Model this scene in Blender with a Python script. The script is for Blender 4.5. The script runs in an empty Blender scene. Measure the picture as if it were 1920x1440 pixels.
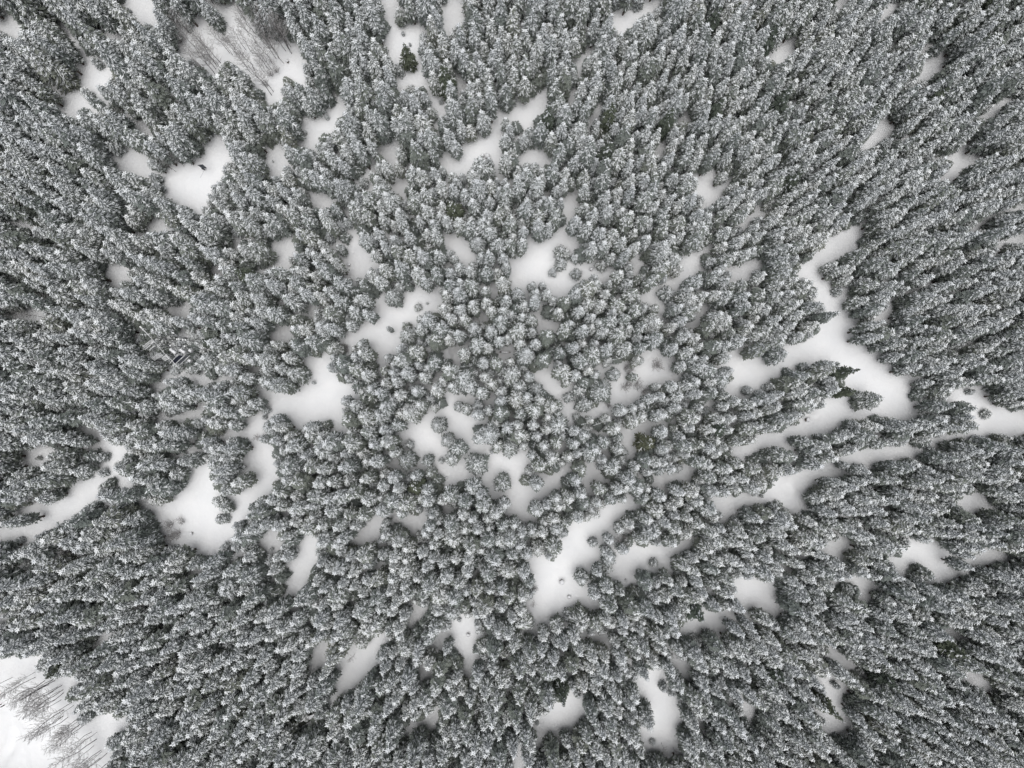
import bpy, math, random
import numpy as np
from mathutils import Vector, Matrix

# ------------------------------------------------------------------ camera, sky, sun, exposure
SC = bpy.context.scene
COL = SC.collection
FPX, PW, PH = 1331.0, 1920.0, 1440.0          # focal length and size of the photograph, in its pixels
CAM_H = 130.0
NADIR = (930.0, 650.0)                        # where the plumb line under the camera meets the picture
cam_data = bpy.data.cameras.new('camera')
cam = bpy.data.objects.new('camera', cam_data)
COL.objects.link(cam)
cam_data.sensor_width = 36.0
cam_data.lens = 36.0 * FPX / PW
cam_data.clip_start = 0.5
cam_data.clip_end = 4000.0
_d = Vector(((PW / 2 - NADIR[0]) / FPX, -(PH / 2 - NADIR[1]) / FPX, -1.0)).normalized()
cam.location = (0, 0, CAM_H)
cam.rotation_euler = _d.to_track_quat('-Z', 'Y').to_euler()
SC.camera = cam
CR = np.array(_d.to_track_quat('-Z', 'Y').to_matrix())
CI = CR.T

SUN_EL, SUN_AZ = 80.0, 330.0
world = bpy.data.worlds.new('World')
SC.world = world
world.use_nodes = True
wt = world.node_tree
wt.nodes.clear()
w_out = wt.nodes.new('ShaderNodeOutputWorld')
w_bg = wt.nodes.new('ShaderNodeBackground')
w_sky = wt.nodes.new('ShaderNodeTexSky')
w_sky.sky_type = 'NISHITA'
w_sky.sun_disc = False
w_sky.sun_elevation = math.radians(SUN_EL)
w_sky.sun_rotation = math.radians(SUN_AZ)
w_sky.air_density = 1.0
w_sky.dust_density = 4.0
w_hsv = wt.nodes.new('ShaderNodeHueSaturation')   # cloud deck: the sky's light with most of its blue gone
w_hsv.inputs['Saturation'].default_value = 0.22
wt.links.new(w_sky.outputs[0], w_hsv.inputs['Color'])
wt.links.new(w_hsv.outputs[0], w_bg.inputs['Color'])
w_bg.inputs['Strength'].default_value = 0.075
wt.links.new(w_bg.outputs[0], w_out.inputs['Surface'])

sun_data = bpy.data.lights.new('sun', 'SUN')
sun_data.energy = 1.5
sun_data.angle = math.radians(60)
sun_data.color = (1.0, 0.985, 0.965)
sun = bpy.data.objects.new('sun', sun_data)
COL.objects.link(sun)
_az, _el = math.radians(SUN_AZ), math.radians(SUN_EL)
_to = Vector((math.sin(_az) * math.cos(_el), math.cos(_az) * math.cos(_el), math.sin(_el)))
sun.rotation_euler = (-_to).to_track_quat('-Z', 'Y').to_euler()

SC.view_settings.view_transform = 'Standard'
SC.view_settings.look = 'None'
SC.view_settings.gamma = 1.0
SC.view_settings.use_curve_mapping = False
SC.view_settings.exposure = 0.40
SC.cycles.max_bounces = 9
SC.cycles.diffuse_bounces = 8
SC.cycles.use_denoising = True

# ------------------------------------------------------------------ terrain
def ground_z(x, y):
    return (-0.07 * x - 0.05 * y + 0.45 * np.sin(x * 0.051 + 1.3) * np.cos(y * 0.063 + 0.4)
            + 0.22 * np.sin(x * 0.13 + y * 0.09) + 0.10 * np.sin(x * 0.31 - y * 0.27 + 2.0) * np.sin(y * 0.22 + x * 0.1))

def project(x, y, z):
    px, py, pz = CI @ np.array([x, y, z - CAM_H])
    return PW / 2 + FPX * px / -pz, PH / 2 - FPX * py / -pz

def project_many(P):
    q = (P - np.array([0, 0, CAM_H])) @ CR
    return np.stack([PW / 2 + FPX * q[..., 0] / -q[..., 2], PH / 2 - FPX * q[..., 1] / -q[..., 2]], -1)

def place(u, v, h=0.0):
    """The ground point above which a point h metres up shows at pixel (u, v) of the photograph."""
    d = CR @ np.array([(u - PW / 2) / FPX, -(v - PH / 2) / FPX, -1.0])
    z = 0.0
    for _ in range(12):
        t = (z + h - CAM_H) / d[2]
        x, y = d[0] * t, d[1] * t
        z = float(ground_z(x, y))
    return float(x), float(y)
# ------------------------------------------------------------------ open snow, surveyed as outlines in 3x enlargements of the photograph
CLEAR = {
 (0, 0): [
  [(0,95),(60,85),(100,100),(105,145),(60,175),(0,165)],
  [(115,40),(160,30),(200,80),(170,105),(125,85)],
  [(700,5),(820,0),(855,60),(850,120),(800,128),(740,95),(700,60)],
  [(565,150),(620,150),(655,190),(640,215),(575,190)],
  [(345,165),(400,180),(440,250),(480,290),(560,340),(620,395),(610,435),(545,465),(555,515),(505,485),(460,450),(430,480),(460,550),(470,600),(420,635),(295,640),(290,612),(350,590),(370,550),(340,500),(295,470),(340,462),(400,460),(450,400),(480,370),(475,320),(430,280),(375,225)],
  [(1195,20),(1370,20),(1360,130),(1400,215),(1500,235),(1600,290),(1690,300),(1700,460),(1640,440),(1590,420),(1560,580),(1500,585),(1440,480),(1400,420),(1330,340),(1230,330),(1180,420),(1090,330),(1000,290),(1060,200),(1080,160),(1160,140),(1190,90)],
  [(905,455),(950,460),(950,560),(930,578),(908,530)],
  [(880,605),(930,640),(950,665),(905,665),(870,635)],
  [(770,665),(830,680),(850,740),(800,755),(765,725)],
  [(1300,652),(1340,670),(1330,700),(1290,690)],
  [(685,850),(740,850),(800,810),(815,870),(800,930),(845,1000),(800,1015),(720,960),(665,925)],
  [(1175,765),(1250,780),(1295,860),(1235,950),(1255,1020),(1185,1020),(1170,1080),(1105,1130),(1140,1190),(1100,1190),(980,1140),(915,1080),(990,990),(1000,950),(950,925),(1080,930),(1110,900),(1160,840)],
  [(1715,700),(1800,640),(1920,560),(1920,650),(1870,690),(1870,745),(1760,778),(1770,845),(1700,810),(1680,760)],
  [(1485,890),(1560,850),(1615,862),(1590,910),(1560,990),(1530,970),(1520,930)],
  [(1745,1100),(1800,1055),(1855,1100),(1865,1140),(1800,1175),(1755,1145)],
  [(35,1240),(120,1212),(200,1240),(225,1275),(120,1258),(35,1268)],
  [(805,1290),(880,1242),(950,1272),(975,1325),(900,1308),(815,1318)],
  [(1510,1420),(1560,1345),(1620,1315),(1675,1350),(1620,1400),(1600,1440),(1505,1440)],
  [(1292,1360),(1320,1325),(1345,1368),(1302,1398)],
 ],
 (640, 0): [
  [(175,0),(300,0),(300,130),(340,160),(420,175),(440,150),(505,150),(520,185),(440,190),(430,260),(440,330),(458,400),(495,520),(560,545),(600,600),(560,638),(520,628),(508,570),(450,475),(330,488),(300,460),(330,440),(360,430),(320,360),(270,310),(235,250),(270,185),(250,120)],
  [(585,40),(620,0),(690,10),(700,70),(650,130),(600,178),(555,130)],
  [(1520,110),(1600,60),(1640,42),(1720,20),(1790,20),(1770,50),(1700,80),(1640,150),(1600,178),(1565,178)],
  [(1295,340),(1370,272),(1430,272),(1380,310),(1330,350)],
  [(990,120),(1030,110),(1010,150)],
  [(1105,135),(1168,75),(1130,110)],
  [(632,460),(690,442),(700,480),(680,508),(642,490)],
  [(1065,540),(1105,495),(1155,570),(1130,640),(1090,660),(1060,735),(1030,735),(1010,680),(970,680),(930,660),(860,655),(835,625),(950,612),(1030,590)],
  [(825,745),(860,742),(905,840),(898,890),(870,895),(830,885),(780,898),(730,918),(720,955),(660,978),(620,958),(560,920),(545,892),(620,918),(660,890),(672,832),(760,800)],
  [(985,890),(1060,855),(1130,845),(1185,880),(1140,918),(1090,890),(1040,918),(980,928)],
  [(310,795),(325,830),(290,852),(278,918),(215,830),(165,900),(105,1050),(130,1078),(185,1058),(150,1000),(180,905),(210,825)],
  [(340,1010),(360,1005),(345,1075),(290,1088),(275,1088)],
  [(882,992),(928,1000),(920,1018),(884,1018)],
  [(1255,1085),(1300,1085),(1325,1170),(1280,1262),(1255,1245),(1270,1180),(1238,1120)],
  [(1045,1420),(1085,1372),(1170,1362),(1240,1325),(1262,1292),(1275,1345),(1350,1305),(1335,1350),(1305,1440),(1040,1440)],
  [(45,1325),(90,1332),(135,1400),(140,1440),(45,1440)],
  [(580,1350),(630,1335),(735,1372),(755,1440),(650,1438)],
  [(1745,830),(1800,785),(1815,848),(1755,866)],
  [(1395,640),(1458,622),(1478,648),(1422,666)],
  [(1890,665),(1920,640),(1920,700),(1895,700)],
  [(10,1180),(75,1165),(60,1205),(10,1215)],
  [(384,1182),(408,1192),(400,1238),(383,1228)],
 ],
 (1280, 0): [
  [(342,0),(398,0),(390,38),(360,48)],
  [(860,20),(935,0),(925,20),(875,38)],
  [(1075,140),(1112,82),(1172,32),(1198,32),(1195,60),(1130,100),(1092,138)],
  [(475,232),(540,272),(600,222),(635,250),(600,325),(540,338),(485,320),(500,290)],
  [(1180,220),(1205,192),(1245,212),(1185,238)],
  [(1335,440),(1362,372),(1412,312),(1458,302),(1468,368),(1420,418),(1372,448)],
  [(1315,280),(1400,264),(1415,282),(1340,298)],
  [(1655,660),(1742,600),(1842,520),(1920,482),(1920,508),(1850,558),(1750,638),(1685,668)],
  [(622,540),(640,515),(658,568),(640,578)],
  [(0,642),(58,642),(48,690),(0,698)],
  [(1112,682),(1150,672),(1188,702),(1150,778),(1040,838),(985,855),(1020,805),(1125,750),(1102,720)],
  [(1445,872),(1530,862),(1590,842),(1655,910),(1560,988),(1445,1008),(1500,960),(1535,912)],
  [(1805,1198),(1860,1152),(1920,1132),(1920,1158),(1860,1188)],
  [(1622,1320),(1642,1262),(1715,1232),(1660,1290)],
  [(1765,1388),(1852,1322),(1920,1292),(1920,1338),(1840,1368),(1785,1398)],
  [(45,1030),(110,1012),(178,935),(178,980),(160,1048),(205,1088),(218,1128),(122,1158),(130,1112),(148,1060)],
  [(322,1260),(382,1192),(458,1162),(478,1190),(400,1230),(332,1288)],
  [(912,1118),(950,1075),(1005,1082),(960,1108)],
  [(740,1440),(850,1332),(950,1262),(998,1300),(968,1370),(920,1440)],
  [(62,1430),(110,1382),(138,1410),(128,1440)],
 ],
 (0, 480): [
  [(25,312),(100,302),(170,292),(245,302),(200,348),(150,378),(62,348)],
  [(342,205),(435,252),(480,262),(420,288),(342,278)],
  [(565,82),(670,72),(690,12),(718,0),(708,50),(690,120),(640,168),(595,120)],
  [(935,272),(1070,274),(1078,308),(1030,330),(960,348),(935,320)],
  [(1165,52),(1200,44),(1258,120),(1275,158),(1220,130),(1182,92)],
  [(1432,90),(1468,55),(1478,90),(1450,148),(1432,140)],
  [(1562,52),(1600,25),(1648,50),(1638,68),(1572,68)],
  [(1345,280),(1420,254),(1445,270),(1380,288)],
  [(1692,318),(1750,294),(1768,330),(1722,338)],
  [(1515,432),(1600,422),(1628,404),(1638,470),(1600,488),(1532,460)],
  [(1035,392),(1060,392),(1078,458),(1050,476)],
  [(955,652),(1030,632),(1060,660),(1150,690),(1298,682),(1288,702),(1180,712),(1130,728),(1080,700),(1040,672),(1000,672),(955,680)],
  [(835,702),(905,692),(918,728),(870,758),(842,768)],
  [(862,872),(930,882),(1000,892),(1080,882),(1100,852),(1128,834),(1118,918),(1060,928),(980,918),(920,928),(852,948),(880,902)],
  [(1840,535),(1832,600),(1822,640),(1872,690),(1920,700),(1920,780),(1885,830),(1895,885),(1865,955),(1855,925),(1780,932),(1700,945),(1650,922),(1600,892),(1580,872),(1500,920),(1430,1008),(1385,1018),(1405,960),(1450,930),(1508,880),(1508,800),(1435,770),(1445,748),(1530,752),(1620,780),(1690,770),(1730,700),(1752,640),(1762,580)],
  [(985,1112),(1060,1084),(1088,1062),(1112,1080),(1138,1140),(1135,1182),(1180,1212),(1188,1290),(1238,1330),(1190,1398),(1205,1440),(840,1440),(835,1412),(920,1400),(1000,1368),(1060,1300),(1082,1210),(1065,1140),(1022,1118)],
  [(1385,1168),(1442,1110),(1455,1062),(1400,1032),(1300,1012),(1180,1022),(1185,1008),(1300,992),(1392,1002),(1470,1050),(1538,1075),(1520,1140),(1555,1210),(1520,1300),(1498,1350),(1420,1360),(1382,1372),(1395,1440),(1305,1440),(1320,1360),(1245,1335),(1370,1328),(1428,1290),(1432,1220),(1402,1188)],
  [(562,1080),(600,1032),(640,1080),(728,1110),(700,1138),(640,1150),(620,1178),(582,1178),(572,1112)],
  [(660,1200),(600,1192),(540,1220),(450,1268),(380,1290),(388,1340),(370,1388),(300,1382),(282,1440),(420,1440),(528,1360),(540,1310),(600,1260),(660,1208)],
  [(642,1242),(720,1262),(748,1320),(730,1348),(682,1300)],
  [(122,1080),(200,1062),(278,1090),(258,1130),(180,1188),(122,1168)],
  [(60,1440),(150,1392),(278,1392),(285,1440)],
  [(432,970),(500,962),(560,1010),(568,1038),(500,1008),(442,998)],
 ],
 (640, 480): [
  [(0,0),(148,0),(148,60),(120,108),(90,128),(32,90),(0,60)],
  [(655,20),(700,0),(768,0),(740,30),(682,48)],
  [(1045,0),(1200,0),(1200,30),(1198,82),(1250,92),(1262,50),(1380,32),(1430,60),(1520,52),(1538,130),(1480,148),(1440,102),(1400,82),(1340,130),(1290,168),(1250,200),(1240,238),(1192,218),(1172,150),(1090,112),(1042,168),(1020,215),(960,168),(935,148),(960,80)],
  [(1622,0),(1708,0),(1698,60),(1642,128),(1642,60)],
  [(1692,248),(1742,192),(1830,142),(1920,92),(1920,148),(1870,250),(1800,270),(1720,268)],
  [(242,252),(262,205),(300,195),(430,202),(488,202),(538,232),(565,272),(490,308),(422,338),(390,368),(342,388),(330,420),(300,478),(242,518),(240,578),(222,618),(202,560),(200,480),(130,460),(82,470),(72,508),(22,538),(5,500),(62,440),(122,392),(132,352),(170,402),(230,422),(242,370),(232,292)],
  [(0,742),(40,712),(108,760),(72,770),(12,770)],
  [(825,182),(888,172),(870,198),(840,218)],
  [(1105,295),(1148,350),(1148,430),(1080,478),(1032,470),(1095,430),(1092,340)],
  [(572,522),(600,522),(658,542),(668,580),(640,618),(620,608),(600,560)],
  [(1062,720),(1120,652),(1112,622),(1190,602),(1200,640),(1190,690),(1232,732),(1290,742),(1370,762),(1388,800),(1310,820),(1302,880),(1338,918),(1290,948),(1232,930),(1260,870),(1240,820),(1200,752),(1130,722)],
  [(1692,472),(1742,530),(1830,562),(1868,620),(1858,650),(1780,718),(1750,702),(1682,690),(1655,660),(1700,602),(1710,532)],
  [(1455,622),(1560,604),(1600,632),(1590,680),(1620,702),(1660,742),(1738,762),(1700,798),(1620,810),(1560,848),(1502,850),(1480,888),(1382,898),(1372,880),(1440,840),(1508,800),(1502,732),(1445,720),(1455,662)],
  [(372,932),(500,902),(530,872),(600,832),(600,792),(698,762),(718,790),(690,820),(640,832),(602,838),(650,870),(700,892),(768,922),(740,978),(752,1060),(850,1065),(862,1100),(900,1128),(942,1120),(962,1102),(1038,1104),(1040,1140),(992,1188),(1002,1250),(1055,1318),(1052,1360),(1058,1440),(962,1440),(932,1370),(842,1320),(740,1235),(700,1242),(640,1288),(582,1298),(562,1230),(500,1182),(440,1198),(302,1198),(255,1150),(312,1190),(332,1120),(345,1060),(342,1010),(360,952)],
  [(1385,1180),(1448,1192),(1458,1240),(1402,1278),(1355,1240)],
  [(1308,1150),(1242,1180),(1182,1250),(1122,1308),(1062,1320),(1062,1368),(1140,1358),(1218,1288),(1240,1210)],
  [(1425,985),(1485,1000),(1442,1028)],
  [(1592,1000),(1642,962),(1760,952),(1840,922),(1920,902),(1920,948),(1840,940),(1700,1000),(1642,1002),(1638,1060),(1582,1088),(1592,1050)],
  [(1722,1298),(1762,1252),(1880,1222),(1920,1212),(1920,1268),(1810,1288),(1740,1308)],
  [(1485,1440),(1560,1412),(1658,1372),(1640,1400),(1600,1440)],
  [(1485,1100),(1538,1084),(1518,1118)],
  [(0,932),(38,950),(28,1008),(0,1018)],
 ],
 (1280, 480): [
  [(0,10),(60,0),(128,20),(110,88),(42,128),(0,130)],
  [(292,62),(420,22),(438,70),(400,108),(330,138),(252,158),(282,130)],
  [(642,128),(700,62),(762,20),(918,0),(918,10),(800,50),(722,72),(752,120),(812,142),(860,220),(918,290),(928,340),(978,370),(920,410),(892,470),(960,502),(1030,540),(1108,532),(1102,580),(1148,640),(1170,700),(1210,708),(1308,682),(1282,760),(1292,850),(1328,908),(1210,908),(1120,890),(960,908),(842,938),(850,988),(760,980),(680,1000),(620,1010),(530,1048),(440,1098),(400,1128),(320,1128),(272,1082),(400,1052),(430,1012),(560,980),(600,962),(700,902),(762,862),(880,832),(905,802),(925,770),(905,700),(905,640),(882,580),(830,562),(730,592),(600,622),(500,680),(382,728),(242,778),(242,762),(288,700),(292,640),(282,570),(300,522),(342,560),(400,578),(450,552),(560,502),(650,490),(750,462),(830,370),(845,320),(800,272),(752,250),(780,190),(742,142),(700,112)],
  [(1085,380),(1162,290),(1222,212),(1308,182),(1280,220),(1232,230),(1210,288),(1170,338),(1112,388)],
  [(1385,62),(1428,82),(1456,108),(1422,98)],
  [(1575,490),(1650,464),(1676,478),(1602,498)],
  [(1745,225),(1776,258),(1734,276)],
  [(1485,790),(1560,752),(1680,732),(1818,722),(1740,760),(1672,790),(1645,840),(1700,842),(1800,862),(1890,882),(1920,890),(1920,1008),(1810,998),(1740,988),(1662,988),(1680,940),(1622,900),(1640,860),(1620,822),(1560,792)],
  [(1640,985),(1618,1010),(1540,1032),(1480,1050),(1430,1098),(1350,1102),(1302,1112),(1338,1148),(1250,1130),(1180,1148),(1110,1158),(1020,1168),(920,1158),(892,1132),(1000,1112),(1080,1072),(1200,1062),(1300,1098),(1390,1068),(1430,1022),(1510,1002),(1600,982)],
  [(900,1182),(880,1220),(820,1230),(740,1260),(682,1308),(680,1370),(700,1418),(640,1440),(560,1440),(550,1370),(460,1362),(330,1388),(300,1440),(182,1440),(192,1370),(212,1342),(350,1352),(440,1340),(520,1292),(560,1272),(700,1202),(780,1192)],
  [(0,1202),(88,1172),(70,1220),(20,1268),(0,1278)],
  [(1682,1312),(1698,1312),(1688,1440),(1602,1440),(1582,1400),(1545,1372),(1640,1350)],
  [(25,385),(80,398),(120,340),(178,270),(162,252),(118,302)],
  [(118,838),(198,802),(180,838),(122,858)],
 ],
 (0, 960): [
  [(0,92),(100,82),(200,82),(288,50),(300,0),(418,0),(370,58),(280,88),(202,138),(160,188),(112,178),(72,160),(0,188)],
  [(95,295),(160,252),(208,300),(120,328),(25,368)],
  [(342,162),(428,180),(400,208),(352,200)],
  [(872,0),(1220,0),(1232,30),(1298,40),(1325,30),(1300,100),(1308,160),(1288,228),(1240,212),(1180,212),(1110,238),(1090,192),(1000,182),(930,130),(892,100),(872,50)],
  [(1272,250),(1385,242),(1340,260),(1292,298)],
  [(1472,180),(1502,102),(1538,112),(1568,170),(1558,218),(1502,248)],
  [(1692,172),(1740,132),(1778,200),(1768,290),(1720,358),(1700,430),(1640,478),(1572,468),(1620,420),(1640,300),(1682,240)],
  [(972,320),(1038,294),(1038,310),(1000,348)],
  [(812,690),(918,634),(898,668),(830,688)],
  [(542,748),(552,692),(618,664),(580,718)],
  [(1752,880),(1762,782),(1820,702),(1838,740),(1798,880),(1770,918)],
  [(1872,1000),(1920,942),(1920,1058),(1882,1068)],
  [(0,822),(120,822),(228,812),(218,850),(180,880),(200,948),(290,960),(398,932),(438,960),(380,1000),(362,1060),(398,1092),(372,1198),(372,1248),(540,1152),(640,1152),(698,1190),(660,1248),(562,1260),(552,1310),(608,1340),(600,1398),(560,1440),(0,1440)],
  [(0,592),(38,602),(28,640),(0,628)],
 ],
 (640, 960): [
  [(72,120),(200,32),(228,22),(218,90),(130,148),(72,188)],
  [(352,80),(410,2),(488,2),(460,60),(430,128),(382,100)],
  [(975,10),(1078,2),(1030,60),(1000,78)],
  [(1095,232),(1120,242),(1190,278),(1230,240),(1250,150),(1290,82),(1350,92),(1420,42),(1480,2),(1588,2),(1560,60),(1482,130),(1472,200),(1460,258),(1392,290),(1408,400),(1398,500),(1380,568),(1368,520),(1290,512),(1232,558),(1200,598),(1110,608),(1062,570),(1052,530),(1090,480),(1100,350),(1082,280)],
  [(1515,290),(1560,272),(1640,242),(1652,202),(1740,192),(1860,192),(1920,202),(1920,228),(1850,248),(1790,290),(1750,318),(1622,310),(1638,380),(1600,478),(1570,400),(1532,350)],
  [(622,640),(680,584),(748,612),(748,720),(738,830),(718,938),(682,930),(698,830),(642,780)],
  [(505,790),(560,754),(578,762),(540,798)],
  [(392,532),(440,514),(468,560),(448,598),(392,618)],
  [(225,280),(255,285),(255,328),(240,320)],
  [(0,822),(60,830),(100,790),(160,740),(258,652),(238,740),(180,838),(130,938),(60,1008),(0,1028)],
  [(932,802),(968,792),(978,840),(950,878),(932,860)],
  [(484,862),(528,882),(518,928),(484,918)],
  [(335,1232),(430,1172),(500,1152),(538,1112),(528,1238),(490,1238),(440,1202),(380,1288)],
  [(1085,1192),(1160,1152),(1200,1092),(1268,1062),(1290,1002),(1358,1110),(1318,1188),(1260,1238),(1160,1248),(1110,1298),(1092,1240)],
  [(962,1330),(1000,1312),(1038,1440),(982,1440)],
  [(1385,712),(1460,702),(1525,682),(1488,728),(1402,738)],
  [(1695,650),(1746,644),(1710,676)],
  [(1852,772),(1920,882),(1920,908),(1872,850)],
  [(1682,932),(1720,948),(1750,892),(1818,920),(1810,980),(1868,1060),(1888,1170),(1870,1260),(1878,1338),(1820,1368),(1780,1338),(1750,1290),(1692,1308),(1682,1172),(1738,1228),(1720,1080),(1672,990),(1635,990)],
  [(1892,655),(1920,650),(1920,690),(1900,688)],
 ],
 (1280, 960): [
  [(202,0),(298,0),(280,28),(242,38)],
  [(0,142),(98,150),(42,198),(0,208)],
  [(822,172),(880,172),(908,210),(918,278),(852,278),(822,220)],
  [(565,282),(618,292),(600,330),(618,388),(574,312)],
  [(312,382),(440,392),(500,392),(528,430),(528,478),(480,538),(382,538),(342,500),(275,480),(320,442)],
  [(0,632),(100,602),(102,542),(180,562),(318,562),(300,588),(202,618),(190,668),(60,660),(0,698)],
  [(1272,212),(1350,182),(1478,172),(1460,230),(1422,280),(1440,310),(1548,332),(1500,388),(1452,380),(1402,330),(1362,280),(1292,292),(1288,348),(1252,340),(1165,262),(1212,260)],
  [(1615,270),(1740,214),(1858,240),(1850,288),(1750,280),(1720,298),(1622,290)],
  [(965,360),(992,344),(1060,420),(1118,442),(1060,450),(1030,498),(962,490),(1038,452),(975,382)],
  [(795,542),(830,534),(868,580),(832,598)],
  [(1465,652),(1530,662),(1618,654),(1600,688),(1502,708),(1472,690)],
  [(815,755),(860,772),(920,822),(1018,872),(1000,948),(970,900),(902,822),(822,802)],
  [(785,950),(820,914),(858,960),(918,1030),(902,1090),(938,1150),(928,1248),(872,1240),(832,1288),(794,1240),(828,1190),(775,1152),(842,1120),(822,1060),(800,1000)],
  [(1575,940),(1650,922),(1758,970),(1740,988),(1622,998)],
  [(1745,922),(1798,938),(1770,945)],
  [(355,1112),(408,1132),(408,1168),(380,1198),(344,1140)],
  [(64,1142),(98,1152),(88,1188),(62,1170)],
  [(675,1382),(736,1428),(702,1428)],
  [(0,892),(28,920),(0,948)],
  [(1205,802),(1238,802),(1220,826)],
 ],
}
MW, MH, MPAD = 960, 720, 60      # survey map at half the photograph's size, with a margin
def fill(mask, poly):
    p = np.array(poly, float)
    x0, y0 = np.floor(p.min(0)).astype(int); x1, y1 = np.ceil(p.max(0)).astype(int)
    x0, y0 = max(x0, -MPAD), max(y0, -MPAD); x1, y1 = min(x1, MW + MPAD - 1), min(y1, MH + MPAD - 1)
    if x1 < x0 or y1 < y0: return
    X, Y = np.meshgrid(np.arange(x0, x1 + 1) + 0.5, np.arange(y0, y1 + 1) + 0.5)
    ins = np.zeros(X.shape, bool)
    n = len(p)
    for i in range(n):
        (ax, ay), (bx, by) = p[i], p[(i + 1) % n]
        if ay == by: continue
        c = ((ay > Y) != (by > Y)) & (X < (bx - ax) * (Y - ay) / (by - ay) + ax)
        ins ^= c
    mask[y0 + MPAD:y1 + 1 + MPAD, x0 + MPAD:x1 + 1 + MPAD] |= ins
MASK = np.zeros((MH + 2 * MPAD, MW + 2 * MPAD), bool)
PLACES = []                      # (pixels of area, centre) of each open place
for (ox, oy), polys in CLEAR.items():
    for poly in polys:
        q = [((ox + x / 3.0) / 2.0, (oy + y / 3.0) / 2.0) for x, y in poly]
        # outlines that end on a tile's or the picture's edge run on past it
        q = [(x - 25 if x < 1 else x + 25 if x > 959 else x, y - 25 if y < 1 else y + 25 if y > 719 else y) for x, y in q]
        fill(MASK, q)
def is_open(u, v):
    i = np.clip((np.asarray(v) / 2.0 + MPAD).astype(int), 0, MASK.shape[0] - 1)
    j = np.clip((np.asarray(u) / 2.0 + MPAD).astype(int), 0, MASK.shape[1] - 1)
    return MASK[i, j]

STATION = np.zeros_like(MASK)
for poly in ([(258,606),(270,606),(292,632),(372,628),(376,662),(362,676),(344,692),(322,690),(300,682),(276,664),(262,652),(272,634)],
             [(556,1344),(582,1334),(594,1344),(590,1352),(566,1362),(556,1356)], [(366,304),(394,304),(396,324),(372,330)], [(932,654),(962,654),(962,668),(932,668)]):
    fill(STATION, [(x / 2.0, y / 2.0) for x, y in poly])
def is_kept(u, v):
    i = np.clip((np.asarray(v) / 2.0 + MPAD).astype(int), 0, MASK.shape[0] - 1)
    j = np.clip((np.asarray(u) / 2.0 + MPAD).astype(int), 0, MASK.shape[1] - 1)
    return STATION[i, j]
# ------------------------------------------------------------------ materials
def new_mat(name):
    m = bpy.data.materials.new(name); m.use_nodes = True
    nt = m.node_tree; b = nt.nodes['Principled BSDF']
    b.inputs['Roughness'].default_value = 0.9
    b.inputs['Specular IOR Level'].default_value = 0.15
    return m, nt, b

def varied(name, cols, scale, rough=0.9, rand=None, detail=3.0):
    """Colour ramp over object-space noise; rand mixes a per-tree offset in."""
    m, nt, b = new_mat(name)
    tc = nt.nodes.new('ShaderNodeTexCoord'); nz = nt.nodes.new('ShaderNodeTexNoise')
    nz.inputs['Scale'].default_value = scale; nz.inputs['Detail'].default_value = detail
    nt.links.new(tc.outputs['Object'], nz.inputs['Vector'])
    r = nt.nodes.new('ShaderNodeValToRGB')
    r.color_ramp.elements[0].position = 0.32; r.color_ramp.elements[0].color = (*cols[0], 1)
    r.color_ramp.elements[1].position = 0.68; r.color_ramp.elements[1].color = (*cols[1], 1)
    nt.links.new(nz.outputs['Fac'], r.inputs['Fac'])
    out = r.outputs['Color']
    if rand:
        oi = nt.nodes.new('ShaderNodeObjectInfo')
        r2 = nt.nodes.new('ShaderNodeValToRGB')
        for i, (p, c) in enumerate(rand):
            e = r2.color_ramp.elements[i] if i < 2 else r2.color_ramp.elements.new(p)
            e.position = p; e.color = (*c, 1)
        nt.links.new(oi.outputs['Random'], r2.inputs['Fac'])
        mx = nt.nodes.new('ShaderNodeMix'); mx.data_type = 'RGBA'; mx.blend_type = 'MULTIPLY'
        mx.inputs['Factor'].default_value = 1.0
        nt.links.new(out, mx.inputs['A']); nt.links.new(r2.outputs['Color'], mx.inputs['B'])
        out = mx.outputs['Result']
    nt.links.new(out, b.inputs['Base Color'])
    b.inputs['Roughness'].default_value = rough
    return m, nt, b, out

M_SNOWLOAD, nt, b, _ = varied('snow_on_boughs', ((0.66, 0.68, 0.69), (0.88, 0.895, 0.905)), 1.6, 0.8,
                              rand=[(0.0, (0.84, 0.85, 0.87)), (0.5, (0.95, 0.96, 0.97)), (1.0, (1, 1, 1))])
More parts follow.
